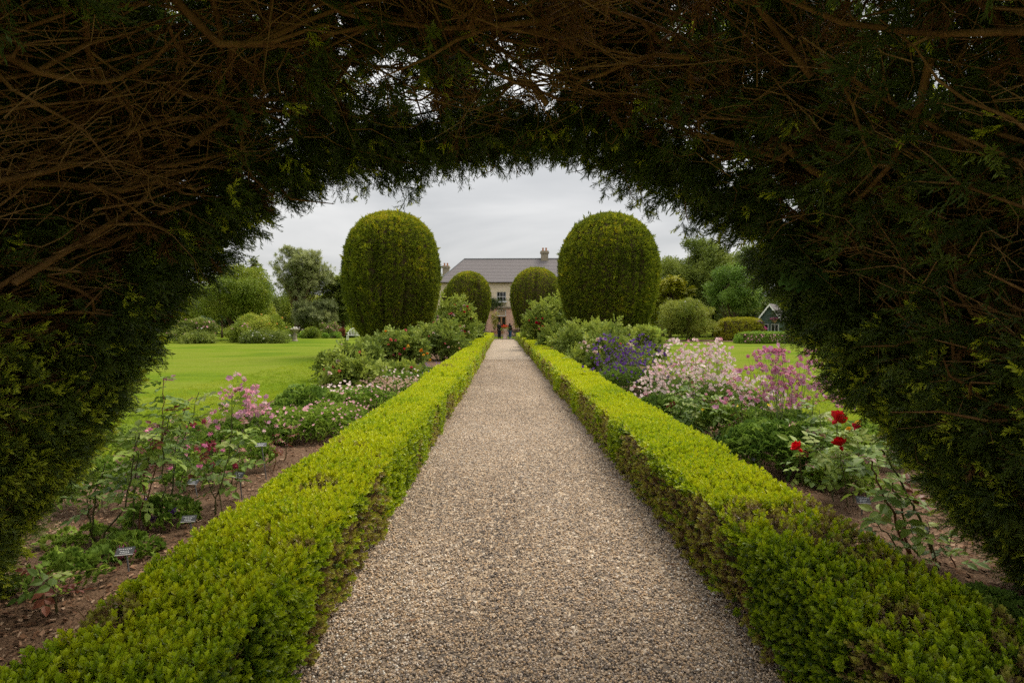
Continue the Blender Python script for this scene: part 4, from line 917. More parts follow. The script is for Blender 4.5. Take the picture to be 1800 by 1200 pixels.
for sg in (-1, 1):                                     # scalloped bargeboards
    mb = MB(); m_ = 12; top = []; bot = []
    for k in range(m_ + 1):
        t = k / m_; x = sg * (hw + ov) * (1 - t); z = ze - ov * (zr - ze) / hw + t * (zr - ze) * (hw + ov) / hw + .07; top.append((x, -.33, z)); bot.append((x, -.33, z - .17 - .05 * (k % 2)))
    V = top + bot; mb.add(V, [(k, k + 1, m_ + 2 + k, m_ + 1 + k) for k in range(m_)]); mb.add([(v[0], v[1] + .04, v[2]) for v in V], [(k, k + 1, m_ + 2 + k, m_ + 1 + k) for k in range(m_)]); mb.build('bargeboard', M_white, shed)
for wx in (-.42, .45):
    mb = MB(); w_ = .3
    for x in (wx - w_, wx + w_): mb.box((x, -.05, 1.15), (.06, .06, .72))
    for z in (.8, 1.5): mb.box((wx, -.052, z), (2 * w_ + .06, .06, .06))
    mb.box((wx, -.045, 1.15), (.04, .05, .64)); o = mb.build('window', flat('grey_frame', (.45, .42, .42), .6, .2), shed); g = MB(); g.add([(wx - w_, -.034, .83), (wx + w_, -.034, .83), (wx + w_, -.034, 1.47), (wx - w_, -.034, 1.47)], [(0, 1, 2, 3)]); g.build('pane', M_glass, o)
B_mag = petalsrc('magenta_petals', (.55, .05, .25), .06); B_viol = petalsrc('violet_petals', (.30, .10, .45), .06)
for i, (px, py, lab) in enumerate([(1361, 561, 'hanging basket of magenta flowers on the shed front'), (1330, 566, 'hanging basket of violet flowers left of the shed'), (1341, 577, 'pot of red-pink flowers at the foot of the shed')]):
    q = P(px, py, ds - .5); bk = thing('flower_basket', lab, 'flower basket', q, group='flower baskets by the shed')
    mb = MB(); mb.lathe([(.05, -.34), (.14, -.28), (.2, -.12), (.2, -.08)], (0, 0, 0), 10); mb.build('basket', M_wood, bk)
    k = 60; v = rng.normal(0, 1, (k, 3)) * (.17, .17, .08); scatter('flowers', bk, v, (0, -.6, .8), [B_mag if i != 1 else B_viol], rng.uniform(.8, 1.3, k), rng.random(k)); k = 30; scatter('foliage', bk, rng.normal(0, 1, (k, 3)) * (.15, .15, .06) - (0, 0, .06), (0, 0, 1), K_herb, .45, rng.random(k))
    if i < 2:
        mb = MB(); mb.tube([(0, 0, .05), (0, .25, .55), (0, .5, .6)], .012, 4); mb.build('hanger', M_gut, bk)
    else:
        mb = MB(); zb = -q.z; mb.lathe([(.12, zb), (.2, -.34)], (0, 0, 0), 10); mb.build('pot', M_pot, bk)
# neighbouring house far behind the pine
fh = thing('distant_house', 'distant brown-roofed house glimpsed between pine and cypress', 'house', (X(566, 112), 112, 0))
mb = MB(); mb.box((0, 0, 2.2), (6.5, 6, 4.4)); mb.build('wall', M_wall, fh)
M_tile = noisemat('brown_tiles', [(.3, (.16, .095, .07)), (.7, (.27, .18, .14))], 4, 6, .85, .1)
mb = MB(); mb.add([(-3.6, -3.3, 4.3), (3.6, -3.3, 4.3), (3.6, 3.3, 4.3), (-3.6, 3.3, 4.3), (-3.6, 0, 7.0), (3.6, 0, 7.0)], [(0, 1, 5, 4), (2, 3, 4, 5), (0, 4, 3), (1, 2, 5), (0, 3, 2, 1)]); mb.build('roof', M_tile, fh)
for x in (-1.8, 1.6): mb = MB(); mb.box((x, -3.02, 2.9), (1.0, .08, 1.2)); mb.build('window', M_glass, fh)
# ------------------------------------------------------------------ flower beds
M_rstem = noisemat('rose_stem', [(.3, (.06, .075, .022)), (.7, (.13, .11, .045))], 20, 4, .6, .3)
M_rred = noisemat('young_red_stem', [(.3, (.12, .04, .025)), (.7, (.20, .09, .04))], 20, 4, .6, .3)
RL = [(0, (.08, .14, .022)), (.45, (.15, .235, .035)), (.8, (.24, .33, .045)), (1, (.26, .29, .09))]
M_rleaf = leafmat('rose_leaf', RL, None, .32, .5, .25, by='obj')
M_rleafi = leafmat('rose_foliage', [(0, (.07, .11, .02)), (.5, (.17, .235, .035)), (1, (.36, .42, .06))], (.36, .28, .05), .33, .55, .2, tipamt=.35)
M_redleaf = leafmat('red_leaf', [(0, (.12, .035, .025)), (1, (.24, .08, .04))], None, .28, .45, .4, by='obj')
M_aleaf = leafmat('columbine_leaf', [(0, (.075, .145, .022)), (.5, (.165, .265, .035)), (1, (.32, .43, .06))], None, .32, .6, .2)
M_astem = noisemat('columbine_stem', [(.3, (.09, .13, .045)), (.7, (.16, .20, .07))], 15, 3, .7, .2)
M_strap = leafmat('strap_leaf', [(0, (.06, .12, .03)), (.6, (.13, .22, .05)), (1, (.30, .30, .11))], None, .3, .5, .3)

def compound(seed, s=1.0):
    """a rose leaf: petiole and five leaflets, along +X"""
    g = np.random.default_rng(seed); mb = MB(); L_ = .13 * s
    mb.tube([(0, 0, 0), (L_ * .5, 0, .012), (L_, 0, 0)], .0016, 3, cap=False)
    for t, a in ((.42, 1.15), (.42, -1.15), (.74, 1.0), (.74, -1.0), (1.0, 0)):
        q = np.array([L_ * t, 0, .01 * math.sin(t * 3)]); d = np.array([math.cos(a), math.sin(a), g.uniform(-.3, .1)])
        mb.oval(q, d, (g.normal(0, .2), g.normal(0, .2), 1), .058 * s * g.uniform(.85, 1.15) * (1.15 if a == 0 else 1), .042 * s * g.uniform(.9, 1.1), g.random() * .4)
    return mb
LEAF = [compound(i).mesh('leaf', M_rleaf) for i in range(4)]; LEAFR = [compound(i + 9, .8).mesh('leaf', M_redleaf) for i in range(2)]
_t = [compound(20 + i, 1.25) for i in range(3)]
for m_ in _t:                                            # scattered version points along +Z
    m_.V = [(v[2], v[1], v[0]) for v in m_.V]; m_.F = [tuple(reversed(f)) for f in m_.F]
RFOL = [source('rose_leaf', m_, M_rleafi) for m_ in _t]
def rosemesh(name, c_, r, cin=None):
    m = leafmat(name, [(0, tuple(x * .8 for x in c_)), (1, c_)], cin, .2, .55, .25, by='obj'); mb = MB(); g = np.random.default_rng(5)
    for ring, (k, el, rr, w_) in enumerate(((5, .45, 1, 1.15), (6, .85, .9, 1.0), (5, 1.15, .78, .85), (4, 1.4, .62, .6))):
        for i in range(k):
            a = 2 * PI * i / k + ring * .6 + g.normal(0, .1); d = np.array([math.cos(a) * math.cos(el), math.sin(a) * math.cos(el), math.sin(el)])
            up = np.array([-math.cos(a) * math.sin(el), -math.sin(a) * math.sin(el), math.cos(el)])
            mb.oval((0, 0, ring * r * .05), d, up, r * rr * g.uniform(.9, 1.1), r * w_ * 1.1, ring / 4, -.25)
    mb.lathe([(.02 * r, -r * .5), (r * .16, -r * .3), (r * .2, -.05 * r), (.05 * r, 0)], (0, 0, 0), 6)
    return mb.mesh('flower', m)
FL = dict(red=rosemesh('red_rose', (.72, .008, .014), .05, (.48, .0, .006)), white=rosemesh('blush_rose', (.80, .66, .58), .055, (.78, .50, .42)), pink=rosemesh('pink_rose', (.70, .16, .19), .05), coral=rosemesh('coral_rose', (.72, .22, .14), .05),
          yellow=rosemesh('yellow_rose', (.82, .55, .06), .05, (.80, .40, .03)), orange=rosemesh('orange_rose', (.80, .33, .03), .055, (.75, .25, .01)), crimson=rosemesh('crimson_rose', (.62, .015, .06), .05), peach=rosemesh('peach_rose', (.80, .50, .28), .05), cream=rosemesh('cream_rose', (.82, .74, .58), .06))
def colmesh(name, c_, c2, r=.028):
    """columbine bonnet: five spread sepals, five cupped petals with spurs"""
    m1 = leafmat(name, [(0, tuple(x * .8 for x in c_)), (1, c_)], None, .3, .6, .2, by='obj'); m2 = leafmat(name + '_inner', [(0, tuple(x * .8 for x in c2)), (1, c2)], None, .3, .6, .2, by='obj'); mb = MB()
    for k in range(5):
        a = 2 * PI * k / 5; mb.mi = 0; mb.leaf((0, 0, 0), (math.cos(a), math.sin(a), -.35), (0, 0, 1), r * 1.1, r * .7, 0, .1, .5)
        mb.leaf((math.cos(a) * r * .25, math.sin(a) * r * .25, 0), (math.cos(a) * .45, math.sin(a) * .45, 1), (math.cos(a), math.sin(a), 0), r * .9, r * .25, 0, .1, .3)
        a += .63; mb.mi = 1; mb.leaf((math.cos(a) * r * .12, math.sin(a) * r * .12, -.1 * r), (math.cos(a) * .4, math.sin(a) * .4, -1), (math.cos(a), math.sin(a), 0), r * .9, r * .65, 0, .2, .6)
    return mb.mesh('flower', [m1, m2])
CO = dict(pink=colmesh('pink_columbine', (.72, .30, .40), (.80, .55, .58)), pale=colmesh('pale_columbine', (.78, .52, .54), (.84, .72, .68)), magenta=colmesh('magenta_columbine', (.52, .13, .27), (.66, .33, .42)), purple=colmesh('purple_columbine', (.11, .035, .24), (.17, .06, .30)), wine=colmesh('wine_columbine', (.25, .02, .05), (.36, .05, .09)), dark=colmesh('dark_columbine', (.09, .02, .10), (.15, .04, .15)))
def ternate(seed):
    g = np.random.default_rng(seed); mb = MB()
    for a in (-.95, 0, .95):
        d = np.array([math.sin(a) * .8, .25, math.cos(a)]); q = d * .035
        for b in (-.6, 0, .6):
            e = np.array([math.sin(a + b), .15 + g.normal(0, .15), math.cos(a + b)]); mb.oval(q, e, (0, 1, .1), .036, .03, 0, .1)
    return source('columbine_leaf', mb, M_aleaf)
AFOL = [ternate(i) for i in range(3)]
def leafdisc(n, rx, ry, h, g, dome=True):
    a = g.uniform(0, 2 * PI, n); q = np.sqrt(g.random(n)); z = h * (.25 + .75 * np.sqrt(np.clip(1 - q ** 2, 0, 1))) * (.35 + .65 * g.random(n) ** .5)
    return np.stack([q * np.cos(a) * rx, q * np.sin(a) * ry, np.maximum(z, .04)], 1)
def columbine(label, px0, px1, ytop, ybot, d, nf, kinds, lw=1.0, lh=.35, nl=420, seed=1, group='columbines in the beds', base=None, cat='columbine', shift=0.0, dep=.45, extra=None):
    g = np.random.default_rng(seed); bx = X((px0 + px1) / 2 + shift, d) if base is None else base
    root = thing('columbine', label, cat, (bx, d, 0), group=group); fl = []
    st = MB()
    for k in range(nf):
        u = float(np.clip(g.normal(.5, .30), -.12, 1.12)); px = px0 + (px1 - px0) * u; e = (1 - .5 * abs(2 * u - 1) ** 2) * g.choice([1, 1, 1, 1.12, .8])
        e *= .62 + .76 * float(noise3([(u * 5, seed, 0)], 1.0, seed)[0]); py = ybot - (ybot - ytop) * min(1.15, g.random() ** .75 * e * 1.15); dd = d + g.uniform(-dep, dep)
        q = np.array(P(px, py, dd)) - np.array([bx, d, 0])
        ft = link('flower', CO[kinds[g.integers(0, len(kinds))]], root, q, (g.normal(0, .6), g.normal(0, .6), g.uniform(0, 6)))
        s_ = g.uniform(1.0, 1.6); ft.scale = (s_, s_, s_)
        if k % 2 == 0 or nf < 40:
            b = np.array([q[0] * .45 + g.normal(0, .05), q[1] * .6, .02]); st.tube([b, b * .45 + q * .55 + g.normal(0, .03, 3), q + (0, 0, .02)], [.003, .002, .0012], 3, cap=False)
        elif fl:
            b = fl[-1]; st.tube([b * .5 + q * .5 - (0, 0, .18), q + (0, 0, .02)], [.002, .0012], 3, cap=False)
        fl.append(q)
    if extra:
        src_, ne = extra; u = np.clip(g.normal(.5, .33, ne), -.25, 1.25); e = (1 - .4 * np.abs(2 * u - 1) ** 2) * (.62 + .76 * noise3(np.stack([u * 5, 0 * u + seed, 0 * u], 1), 1.0, seed)); py = ybot - (ybot - ytop) * g.random(ne) ** .8 * e
        q = np.array([P(px0 + (px1 - px0) * a, b, d + g.uniform(-dep, dep))[:] for a, b in zip(u, py)]) - np.array([bx, d, 0])
        scatter('small_blooms', root, q, norm(np.stack([g.normal(0, .5, ne), -.5 + g.normal(0, .4, ne), g.normal(0, .5, ne)], 1)), [src_], g.uniform(.8, 1.4, ne), g.random(ne))
    st.build('stems', M_astem, root, kind='stuff')
    p = leafdisc(nl, lw, min(lw, .6), lh, g); scatter('foliage', root, p, norm(np.stack([p[:, 0] / lw * .6, p[:, 1] - .3, .6 + 0 * p[:, 0]], 1) + g.normal(0, .35, (nl, 3))), AFOL, g.uniform(.8, 1.5, nl), np.clip(.5 + g.normal(0, .2, nl), 0, 1))
    return root
def nearrose(label, stems, flowers=(), seed=1, lpm=26, d=None, red=.06, leaf0=.3, rad=.006, group='sparse roses in the near beds', lsc=1.0):
    """stems: pixel polylines from the ground up; the first point fixes the depth"""
    g = np.random.default_rng(seed); b0 = G(*stems[0][0]); root = thing('rose_bush', label, 'rose', (b0.x, b0.y, 0), group=group); o0 = np.array([b0.x, b0.y, 0])
    for pl in stems:
        dd = G(*pl[0]).y if pl[0] != stems[0][0] else b0.y
        dp = g.uniform(-.12, .12); pts = []
        for i, (px, py) in enumerate(pl): pts.append(np.array(P(px, py, dd + dp * i / len(pl))) - o0)
        pts[0][2] = -.02
        fine = [];
        for i in range(len(pts) - 1):
            for t in np.linspace(0, 1, 5)[:-1]: fine.append(pts[i] + (pts[i + 1] - pts[i]) * t + g.normal(0, .006, 3) * (i + t > 0))
        fine.append(pts[-1]); mb = MB(); mb.tube(fine, np.linspace(rad, rad * .45, len(fine)), 6); mb.build('stem', M_rstem if g.random() > .25 else M_rred, root)
        ln = sum(np.linalg.norm(fine[i + 1] - fine[i]) for i in range(len(fine) - 1)); n = max(3, int(ln * lpm * (1 - leaf0) * 1.15)); yaw = g.uniform(0, 6)
        for k in range(n):
            t = leaf0 + (1 - leaf0) * (k + .5) / n; f = t * (len(fine) - 1); i = min(int(f), len(fine) - 2); q = fine[i] + (fine[i + 1] - fine[i]) * (f - i); yaw += 2.4 + g.normal(0, .3)
            rd = g.random() < red or (t > .93 and g.random() < .5)
            lf = link('leaf', (LEAFR[g.integers(0, 2)] if rd else LEAF[g.integers(0, 4)]), root, q, (g.normal(0, .3), g.normal(-.05, .35), yaw)); s_ = lsc * 1.22 * g.uniform(.75, 1.2) * (.75 if t > .9 else 1); lf.scale = (s_, s_, s_)
    for px, py, cn, s_ in flowers:
        q = np.array(P(px, py, b0.y - .3)) - o0; fo = link('flower', FL[cn], root, q, (g.uniform(.1, .9), g.normal(0, .3), g.uniform(0, 6))); fo.scale = (s_, s_, s_)
        near = min((np.array(P(*pl[-1], b0.y)) - o0 for pl in stems), key=lambda v: np.linalg.norm(v - q)); mb = MB(); mb.tube([near - (0, 0, .15), (near + q) / 2 - (0, 0, .05), q - (0, 0, .02)], [.004, .003, .0025], 5); mb.build('flower_stalk', M_rstem, root)
    return root
def rosemound(label, px, d, ytop, halfpx, nf, kinds, nl=1100, seed=1, fl=None, tint=.5, group='full rose bushes along the path', fs=1.0, tall=5, zlow=.1, ry=None, name='rose_bush'):
    """fuller bush further off: canes, scattered leaves, each rose its own flower"""
    g = np.random.default_rng(seed); H = Z(ytop, d); R = halfpx * d / 1000; ry = ry or min(R, 1.2); root = thing(name, label, 'rose', (X(px, d), d, 0), group=group)
    canes = MB(); K = 26; bl = []; tall = int(tall * 3) + 3
    for k in range(K):
        a = g.uniform(0, 2 * PI); q = math.sqrt(g.random()) * 1.0; z = H * (.2 + .72 * math.sqrt(max(0, 1 - q * q * .8)) * g.uniform(.3, 1)); c_ = np.array([q * R * math.cos(a), q * ry * math.sin(a), z]); bl.append(c_)
        canes.tube([np.array([c_[0] * .15, c_[1] * .15, -.02]), c_ * (.55, .55, .6) + g.normal(0, .05, 3), c_], [.012, .008, .004], 4, cap=False)
    shoots = []
    for k in range(tall):
        a = g.uniform(-1, 1); b = np.array([a * R * .7, g.normal(0, .3) * ry, H * .65]); t = b + np.array([g.normal(0, .2), 0, H * g.uniform(.25, .5)]); canes.tube([b, (b + t) / 2 + g.normal(0, .04, 3), t], [.007, .005, .003], 4, cap=False); shoots.append((b, t))
    canes.build('canes', M_rstem, root, kind='stuff')
    bl = np.array(bl); ki = g.integers(0, K, nl); dd = norm(g.normal(0, 1, (nl, 3)) + np.array([0, 0, .25])); p = bl[ki] + dd * (min(R * .20, .32) * (g.uniform(.3, 1.0, nl) + .9 * g.random(nl) ** 5))[:, None]
    sh = np.array([b + (t - b) * g.random() for b, t in shoots for _ in range(12)]) if shoots else np.zeros((0, 3)); p = np.vstack([p, sh]); p[:, 2] = np.maximum(p[:, 2], .05); n = len(p); dv = norm(np.vstack([dd, g.normal(0, 1, (len(sh), 3)) + (0, 0, .4)]) + g.normal(0, .5, (n, 3)))
    bt = g.normal(0, .14, K); scatter('foliage', root, p, dv, RFOL, g.uniform(.8, 1.5, n) * max(1, d / 18), np.clip(tint + np.r_[bt[ki], np.full(len(sh), .2)] + g.normal(0, .13, n), 0, 1))
    def put(q, cn, s_):
        fo = link('flower', FL[cn], root, q, (g.uniform(.2, 1.1), g.normal(0, .5), g.normal(0, .6))); fo.scale = (s_,) * 3
    for k in range(nf):
        i = g.integers(0, nl)
        for _ in range(12):
            if dd[i][1] < -.2 and p[i][1] < .2 * ry and p[i][2] > zlow * H: break
            i = g.integers(0, nl)
        q = p[i] + dd[i] * .2 + np.array([0, -.2, .05])
        if q[1] > ry * .4 or q[2] < zlow * H: q[1] = -abs(q[1]); q[2] = max(q[2], zlow * H + .1)
        put(q, kinds[g.integers(0, len(kinds))], fs * g.uniform(.9, 1.4))
    for (fx, fy, cn, s_) in (fl or ()):
        q = np.array(P(fx, fy, d - ry * 1.05 - .12)) - np.array([X(px, d), d, 0]); put(q, cn, s_)
    return root
def straps(label, px, py, n, h, seed, spread=.2, name='iris_clump'):
    g = np.random.default_rng(seed); b = G(px, py); root = thing(name, label, 'plant', (b.x, b.y, 0), group='strap-leaved clumps')
    for k in range(n):
        mb = MB(); a = g.uniform(0, 2 * PI); o = np.array([g.normal(0, .07), g.normal(0, .07), 0]); out_ = np.array([math.cos(a), math.sin(a), 0]); L_ = h * g.uniform(.65, 1.1); w_ = g.uniform(.018, .03); sd = np.array([-out_[1], out_[0], 0]); V = []
        for i, t in enumerate(np.linspace(0, 1, 6)):
            c_ = o + out_ * spread * t * t * g.uniform(.9, 1.1) * 1.6 + np.array([0, 0, L_ * (t - .28 * t ** 3)]); ww = w_ * (1 - t ** 3) / 2 + .001; V += [c_ - sd * ww, c_ + sd * ww]
        mb.add(V, [(2 * i, 2 * i + 1, 2 * i + 3, 2 * i + 2) for i in range(5)]); mb.build('leaf', M_strapo, root)
    return root
M_strapo = leafmat('strap_leaf_o', [(0, (.06, .12, .03)), (.6, (.13, .22, .05)), (1, (.30, .30, .11))], None, .3, .5, .3, by='obj')
def lowplant(label, px, py, w_, h, n, seed, name='leafy_perennial', src=None, tint=.5, fl=None, scl=(.8, 1.4)):
    g = np.random.default_rng(seed); b = G(px, py); root = thing(name, label, 'plant', (b.x, b.y, 0), group='leafy perennials in the beds'); p = leafdisc(n, w_, w_ * .8, h, g)
    scatter('foliage', root, p, norm(p * (1, 1, 0) / w_ * .7 + np.array([0, -.2, .7]) + g.normal(0, .35, (n, 3))), src or AFOL, g.uniform(*scl, n), np.clip(tint + g.normal(0, .2, n), 0, 1))
    st = MB()
    for k in range(12):
        q = p[g.integers(0, n)]; st.tube([(q[0] * .2, q[1] * .2, -.01), q * (.6, .6, .7), q], [.003, .002, .0012], 3, cap=False)
    st.build('stems', M_astem, root, kind='stuff')
    if fl:
        cs, k, zz = fl; i = g.integers(0, n, k); pp = p[i] + np.stack([g.normal(0, .04, k), g.normal(0, .04, k), g.uniform(0, zz, k)], 1); scatter('flowers', root, pp, norm(np.stack([g.normal(0, .4, k), -.5 + g.normal(0, .3, k), .7 + 0 * i], 1)), [cs], g.uniform(.8, 1.2, k), g.random(k))
    return root
SB_pink = petalsrc('small_pink_petals', (.72, .38, .42), .022); SB_tan = petalsrc('faded_petals', (.52, .34, .25), .03); SB_blue = petalsrc('small_violet_petals', (.22, .14, .42), .022); SB_yel = petalsrc('poppy_yellow', (.85, .58, .02), .035)

SB_pale = petalsrc('pale_bells', (.84, .66, .64), .034); SB_mauve = petalsrc('mauve_bells', (.66, .32, .46), .034); SB_purple = petalsrc('purple_bells', (.13, .045, .28), .036)
# ---- left bed, from the camera outwards
nearrose('bare young rose with a red shoot nearest the camera in the left bed', [[(92, 1092), (78, 1055), (68, 1000)], [(92, 1092), (84, 1060), (83, 1010)], [(100, 1090), (98, 1050), (100, 1040)]], seed=1, lpm=9, leaf0=.7, rad=.009, red=.3)
nearrose('forked rose with long side cane nearest the left yew foot', [[(168, 962), (163, 930), (165, 880), (185, 815)], [(172, 965), (185, 935), (222, 890), (236, 800), (245, 760)], [(168, 962), (155, 900), (153, 870)]], seed=2, lpm=15, leaf0=.45, rad=.008)
nearrose('slender upright rose second from the left yew foot', [[(235, 952), (236, 880), (241, 800), (238, 765)], [(243, 948), (246, 900), (262, 800), (268, 770)]], seed=3, lpm=17, leaf0=.4)
nearrose('tallest rose with dark bronze leaves standing against the left lawn', [[(262, 940), (255, 900), (285, 780), (287, 720), (288, 662)], [(268, 935), (290, 860), (283, 780), (305, 720)], [(262, 940), (258, 880), (248, 820)]], seed=4, lpm=24, leaf0=.5, red=.12)
nearrose('tall leafy rose right of the tallest bronze-leaved one', [[(298, 912), (302, 860), (312, 800), (335, 740), (350, 688)], [(292, 915), (305, 850), (308, 790), (332, 705)], [(298, 912), (318, 850), (330, 800)]], seed=5, lpm=24, leaf0=.5, red=.1)
nearrose('rose with forked base in front of the pink columbine', [[(377, 912), (379, 875), (398, 820), (407, 760), (408, 690)], [(377, 912), (378, 876), (360, 830), (358, 790)], [(392, 908), (386, 860), (385, 830)]], seed=6, lpm=22, leaf0=.5, red=.08)
nearrose('low leafy rose beside the tall label stake', [[(405, 860), (410, 820), (425, 770), (430, 745)], [(410, 888), (418, 840), (422, 800)]], seed=7, lpm=24, leaf0=.35)
nearrose('small red-leaved rose shoot by the left hedge', [[(483, 832), (484, 790), (492, 760)], [(498, 815), (505, 780), (512, 745)]], seed=8, lpm=26, leaf0=.35, red=.75, lsc=.7)
columbine('pink columbine behind the tall roses of the left bed', 378, 474, 664, 760, 7.6, 85, ['pink', 'pink', 'pale'], .5, .4, 480, 21, dep=.3, extra=(SB_mauve, 50))
columbine('magenta-pink columbine thinly scattered behind the tallest rose', 236, 330, 725, 830, 6.6, 26, ['magenta', 'pink'], .35, .25, 110, 22)
columbine('dark red columbine in the middle of the left bed', 310, 405, 750, 835, 5.9, 22, ['wine', 'wine', 'magenta'], .35, .25, 110, 23)
columbine('dark violet columbine low beside the left label stakes', 240, 318, 870, 925, 4.7, 9, ['dark', 'purple'], .25, .22, 120, 24, dep=.15)
columbine('small pink columbine lying on the mulch by the nearest label', 178, 245, 958, 1000, 4.05, 9, ['pink', 'magenta'], .2, .12, 70, 25, dep=.12)
lowplant('leafy columbine mound at the left yew foot', 178, 900, .36, .45, 230, 31); lowplant('low green plant beside the bare young rose', 112, 1040, .22, .22, 60, 32); lowplant('pale leafy sprawl on the mulch near the forked rose', 145, 965, .26, .12, 50, 33, tint=.8)
lowplant('leafy mound at the foot of the leafy rose', 432, 828, .32, .36, 200, 34, tint=.6); lowplant('upright green foliage between the columbines on the left', 330, 805, .4, .38, 150, 35, tint=.6)
lowplant('fresh green tuft in front of the left lawn edge', 215, 830, .4, .5, 240, 36, tint=.75)
lowplant('spreading cranesbill with small pink flowers by the left hedge', 560, 775, .62, .42, 800, 37, tint=.72, fl=(SB_pink, 150, .14)); lowplant('cranesbill patch with faded pink flowers further along the left hedge', 640, 726, .75, .42, 800, 38, tint=.6, fl=(SB_pink, 140, .12))
lowplant('dark-leaved peony clump at the lawn edge of the left bed', 540, 738, .55, .55, 240, 39, name='peony', tint=.5, scl=(1.2, 2.4)); lowplant('faded tan flower patch beside the left hedge', 690, 700, .9, .32, 600, 40, tint=.5, fl=(SB_tan, 420, .2))
lowplant('cranesbill patch at the back of the left bed', 500, 752, .5, .3, 420, 41, tint=.7, fl=(SB_pink, 50, .12)); lowplant('violet-flecked low plants by the far left hedge', 752, 668, 1.0, .35, 500, 42, tint=.45, fl=(SB_blue, 90, .2))
rosemound('dark red-leaved rose at the lawn edge of the left bed', 632, 15.0, 612, 34, 8, ['coral', 'crimson'], 800, 51, [(606, 652, 'coral', .9), (600, 605, 'white', .5), (636, 657, 'cream', 1.2), (609, 664, 'pink', .8)], .3)
rosemound('broad rose bush with pink, yellow and orange flowers left of the path', 700, 18.5, 590, 56, 4, ['coral', 'pink'], 1700, 52, [(686, 598, 'coral', 1.5), (696, 599, 'pink', 1.1), (712, 581, 'pink', 1.2), (678, 583, 'orange', 1.0), (719, 609, 'yellow', 1.5), (711, 614, 'crimson', 1.1), (742, 617, 'orange', 1.6), (751, 622, 'orange', 1.0), (745, 625, 'yellow', 1.3), (757, 633, 'yellow', 1.2), (686, 661, 'yellow', .9), (683, 606, 'coral', .8)], .42, tall=9)
rosemound('rose bush below the large left yew beside the hedge', 775, 25, 574, 38, 10, ['white', 'peach', 'pink'], 1300, 53, [(807, 603, 'cream', .9)], .38, tall=6)
rosemound('pale spent rose bush at the lawn end of the left bed', 655, 22.5, 600, 30, 4, ['coral'], 600, 54, None, .35)
rosemound('tall climbing rose mound with crimson and blush flowers left of the path', 800, 33, 533, 36, 64, ['crimson', 'crimson', 'pink', 'white', 'white'], 1900, 55, None, .62, fs=1.9, tall=5, ry=1.3)
rosemound('green rose bush under the climbing rose mound on the left', 822, 38, 570, 24, 8, ['crimson', 'pink'], 800, 56, None, .5, fs=1.3)

rosemound('loose rose with coral buds between the peony and the broad rose bush', 618, 13.0, 640, 40, 6, ['coral', 'white'], 420, 57, None, .5, tall=7)
rosemound('low airy rose by the left hedge below the orange flowers', 700, 16.0, 648, 40, 4, ['pink', 'white'], 420, 58, None, .55, tall=6)
rosemound('thin rose with upright shoots at the back of the left bed', 590, 16.5, 628, 26, 4, ['pink', 'coral'], 260, 59, None, .45, tall=7)
lowplant('pink-flowered cranesbill in front of the dark-leaved peony', 585, 752, .6, .36, 420, 43, tint=.75, fl=(SB_pink, 90, .18)); lowplant('pale flower patch between peony and rose bushes', 610, 715, .8, .36, 460, 44, tint=.65, fl=(SB_pale, 110, .2))
lowplant('green filler foliage below the broad rose bush', 690, 682, 1.0, .4, 460, 45, tint=.5, fl=(SB_pale, 60, .2)); lowplant('pink haze of small flowers at the lawn edge of the left bed', 515, 775, .5, .34, 300, 46, tint=.7, fl=(SB_pink, 70, .18))
# ---- right bed
nearrose('tall thick-caned rose with big leaves beside the right yew foot', [[(1602, 985), (1592, 930), (1580, 880), (1565, 840)], [(1645, 990), (1615, 910), (1598, 880), (1560, 800), (1545, 790)], [(1602, 985), (1570, 900), (1540, 845), (1525, 800)]], seed=61, lpm=18, leaf0=.3, rad=.011, lsc=1.25)
nearrose('low trailing rose in front of the right yew foot', [[(1655, 1010), (1640, 960), (1632, 920)], [(1690, 1010), (1672, 980), (1650, 955)], [(1600, 1000), (1560, 935), (1530, 915)]], seed=62, lpm=20, leaf0=.2, lsc=1.0)
nearrose('red rose bush with three large open blooms in the right bed', [[(1467, 888), (1452, 830), (1440, 790), (1408, 800)], [(1490, 897), (1485, 850), (1478, 800), (1472, 745)], [(1500, 890), (1505, 840), (1510, 790), (1503, 760)], [(1460, 880), (1470, 830), (1490, 800), (1530, 795)], [(1480, 880), (1500, 820), (1530, 790), (1545, 760)]],
         [(1469, 739, 'red', 2.0), (1405, 789, 'red', 1.55), (1478, 784, 'red', 1.8), (1503, 752, 'crimson', 1.0), (1511, 747, 'yellow', 1.0), (1493, 756, 'yellow', .7)], seed=63, lpm=26, leaf0=.3, lsc=1.15)
nearrose('rose with reddish leaves on one long stem by the right hedge', [[(1312, 795), (1306, 750), (1302, 700), (1296, 668)], [(1318, 790), (1300, 740), (1288, 700)]], seed=64, lpm=24, leaf0=.3, red=.6, lsc=.8)
nearrose('short leafy rose behind the tall label stake on the right', [[(1412, 860), (1408, 830), (1404, 800)], [(1425, 850), (1435, 800), (1440, 760)], [(1413, 845), (1395, 810), (1385, 790)]], seed=65, lpm=26, leaf0=.3)
nearrose('cream rose in front of the pale pink columbines', [[(1225, 775), (1222, 720), (1211, 665)], [(1200, 765), (1195, 715), (1190, 690)], [(1240, 770), (1250, 720), (1245, 700)], [(1270, 780), (1265, 730), (1275, 700)]], [(1211, 663, 'cream', 1.0), (1253, 716, 'cream', .5)], seed=66, lpm=34, leaf0=.25, lsc=1.05)
nearrose('rose with broad leaves in front of the magenta columbine', [[(1385, 835), (1390, 790), (1400, 740)], [(1440, 850), (1445, 780), (1440, 720)], [(1420, 840), (1425, 790), (1430, 700)]], seed=67, lpm=26, leaf0=.3, lsc=1.1)
columbine('magenta columbine nearest the right yew, dark centres', 1296, 1460, 628, 718, 7.4, 190, ['magenta', 'magenta', 'magenta', 'pink'], .75, .5, 700, 71, dep=.4, extra=(SB_mauve, 120))
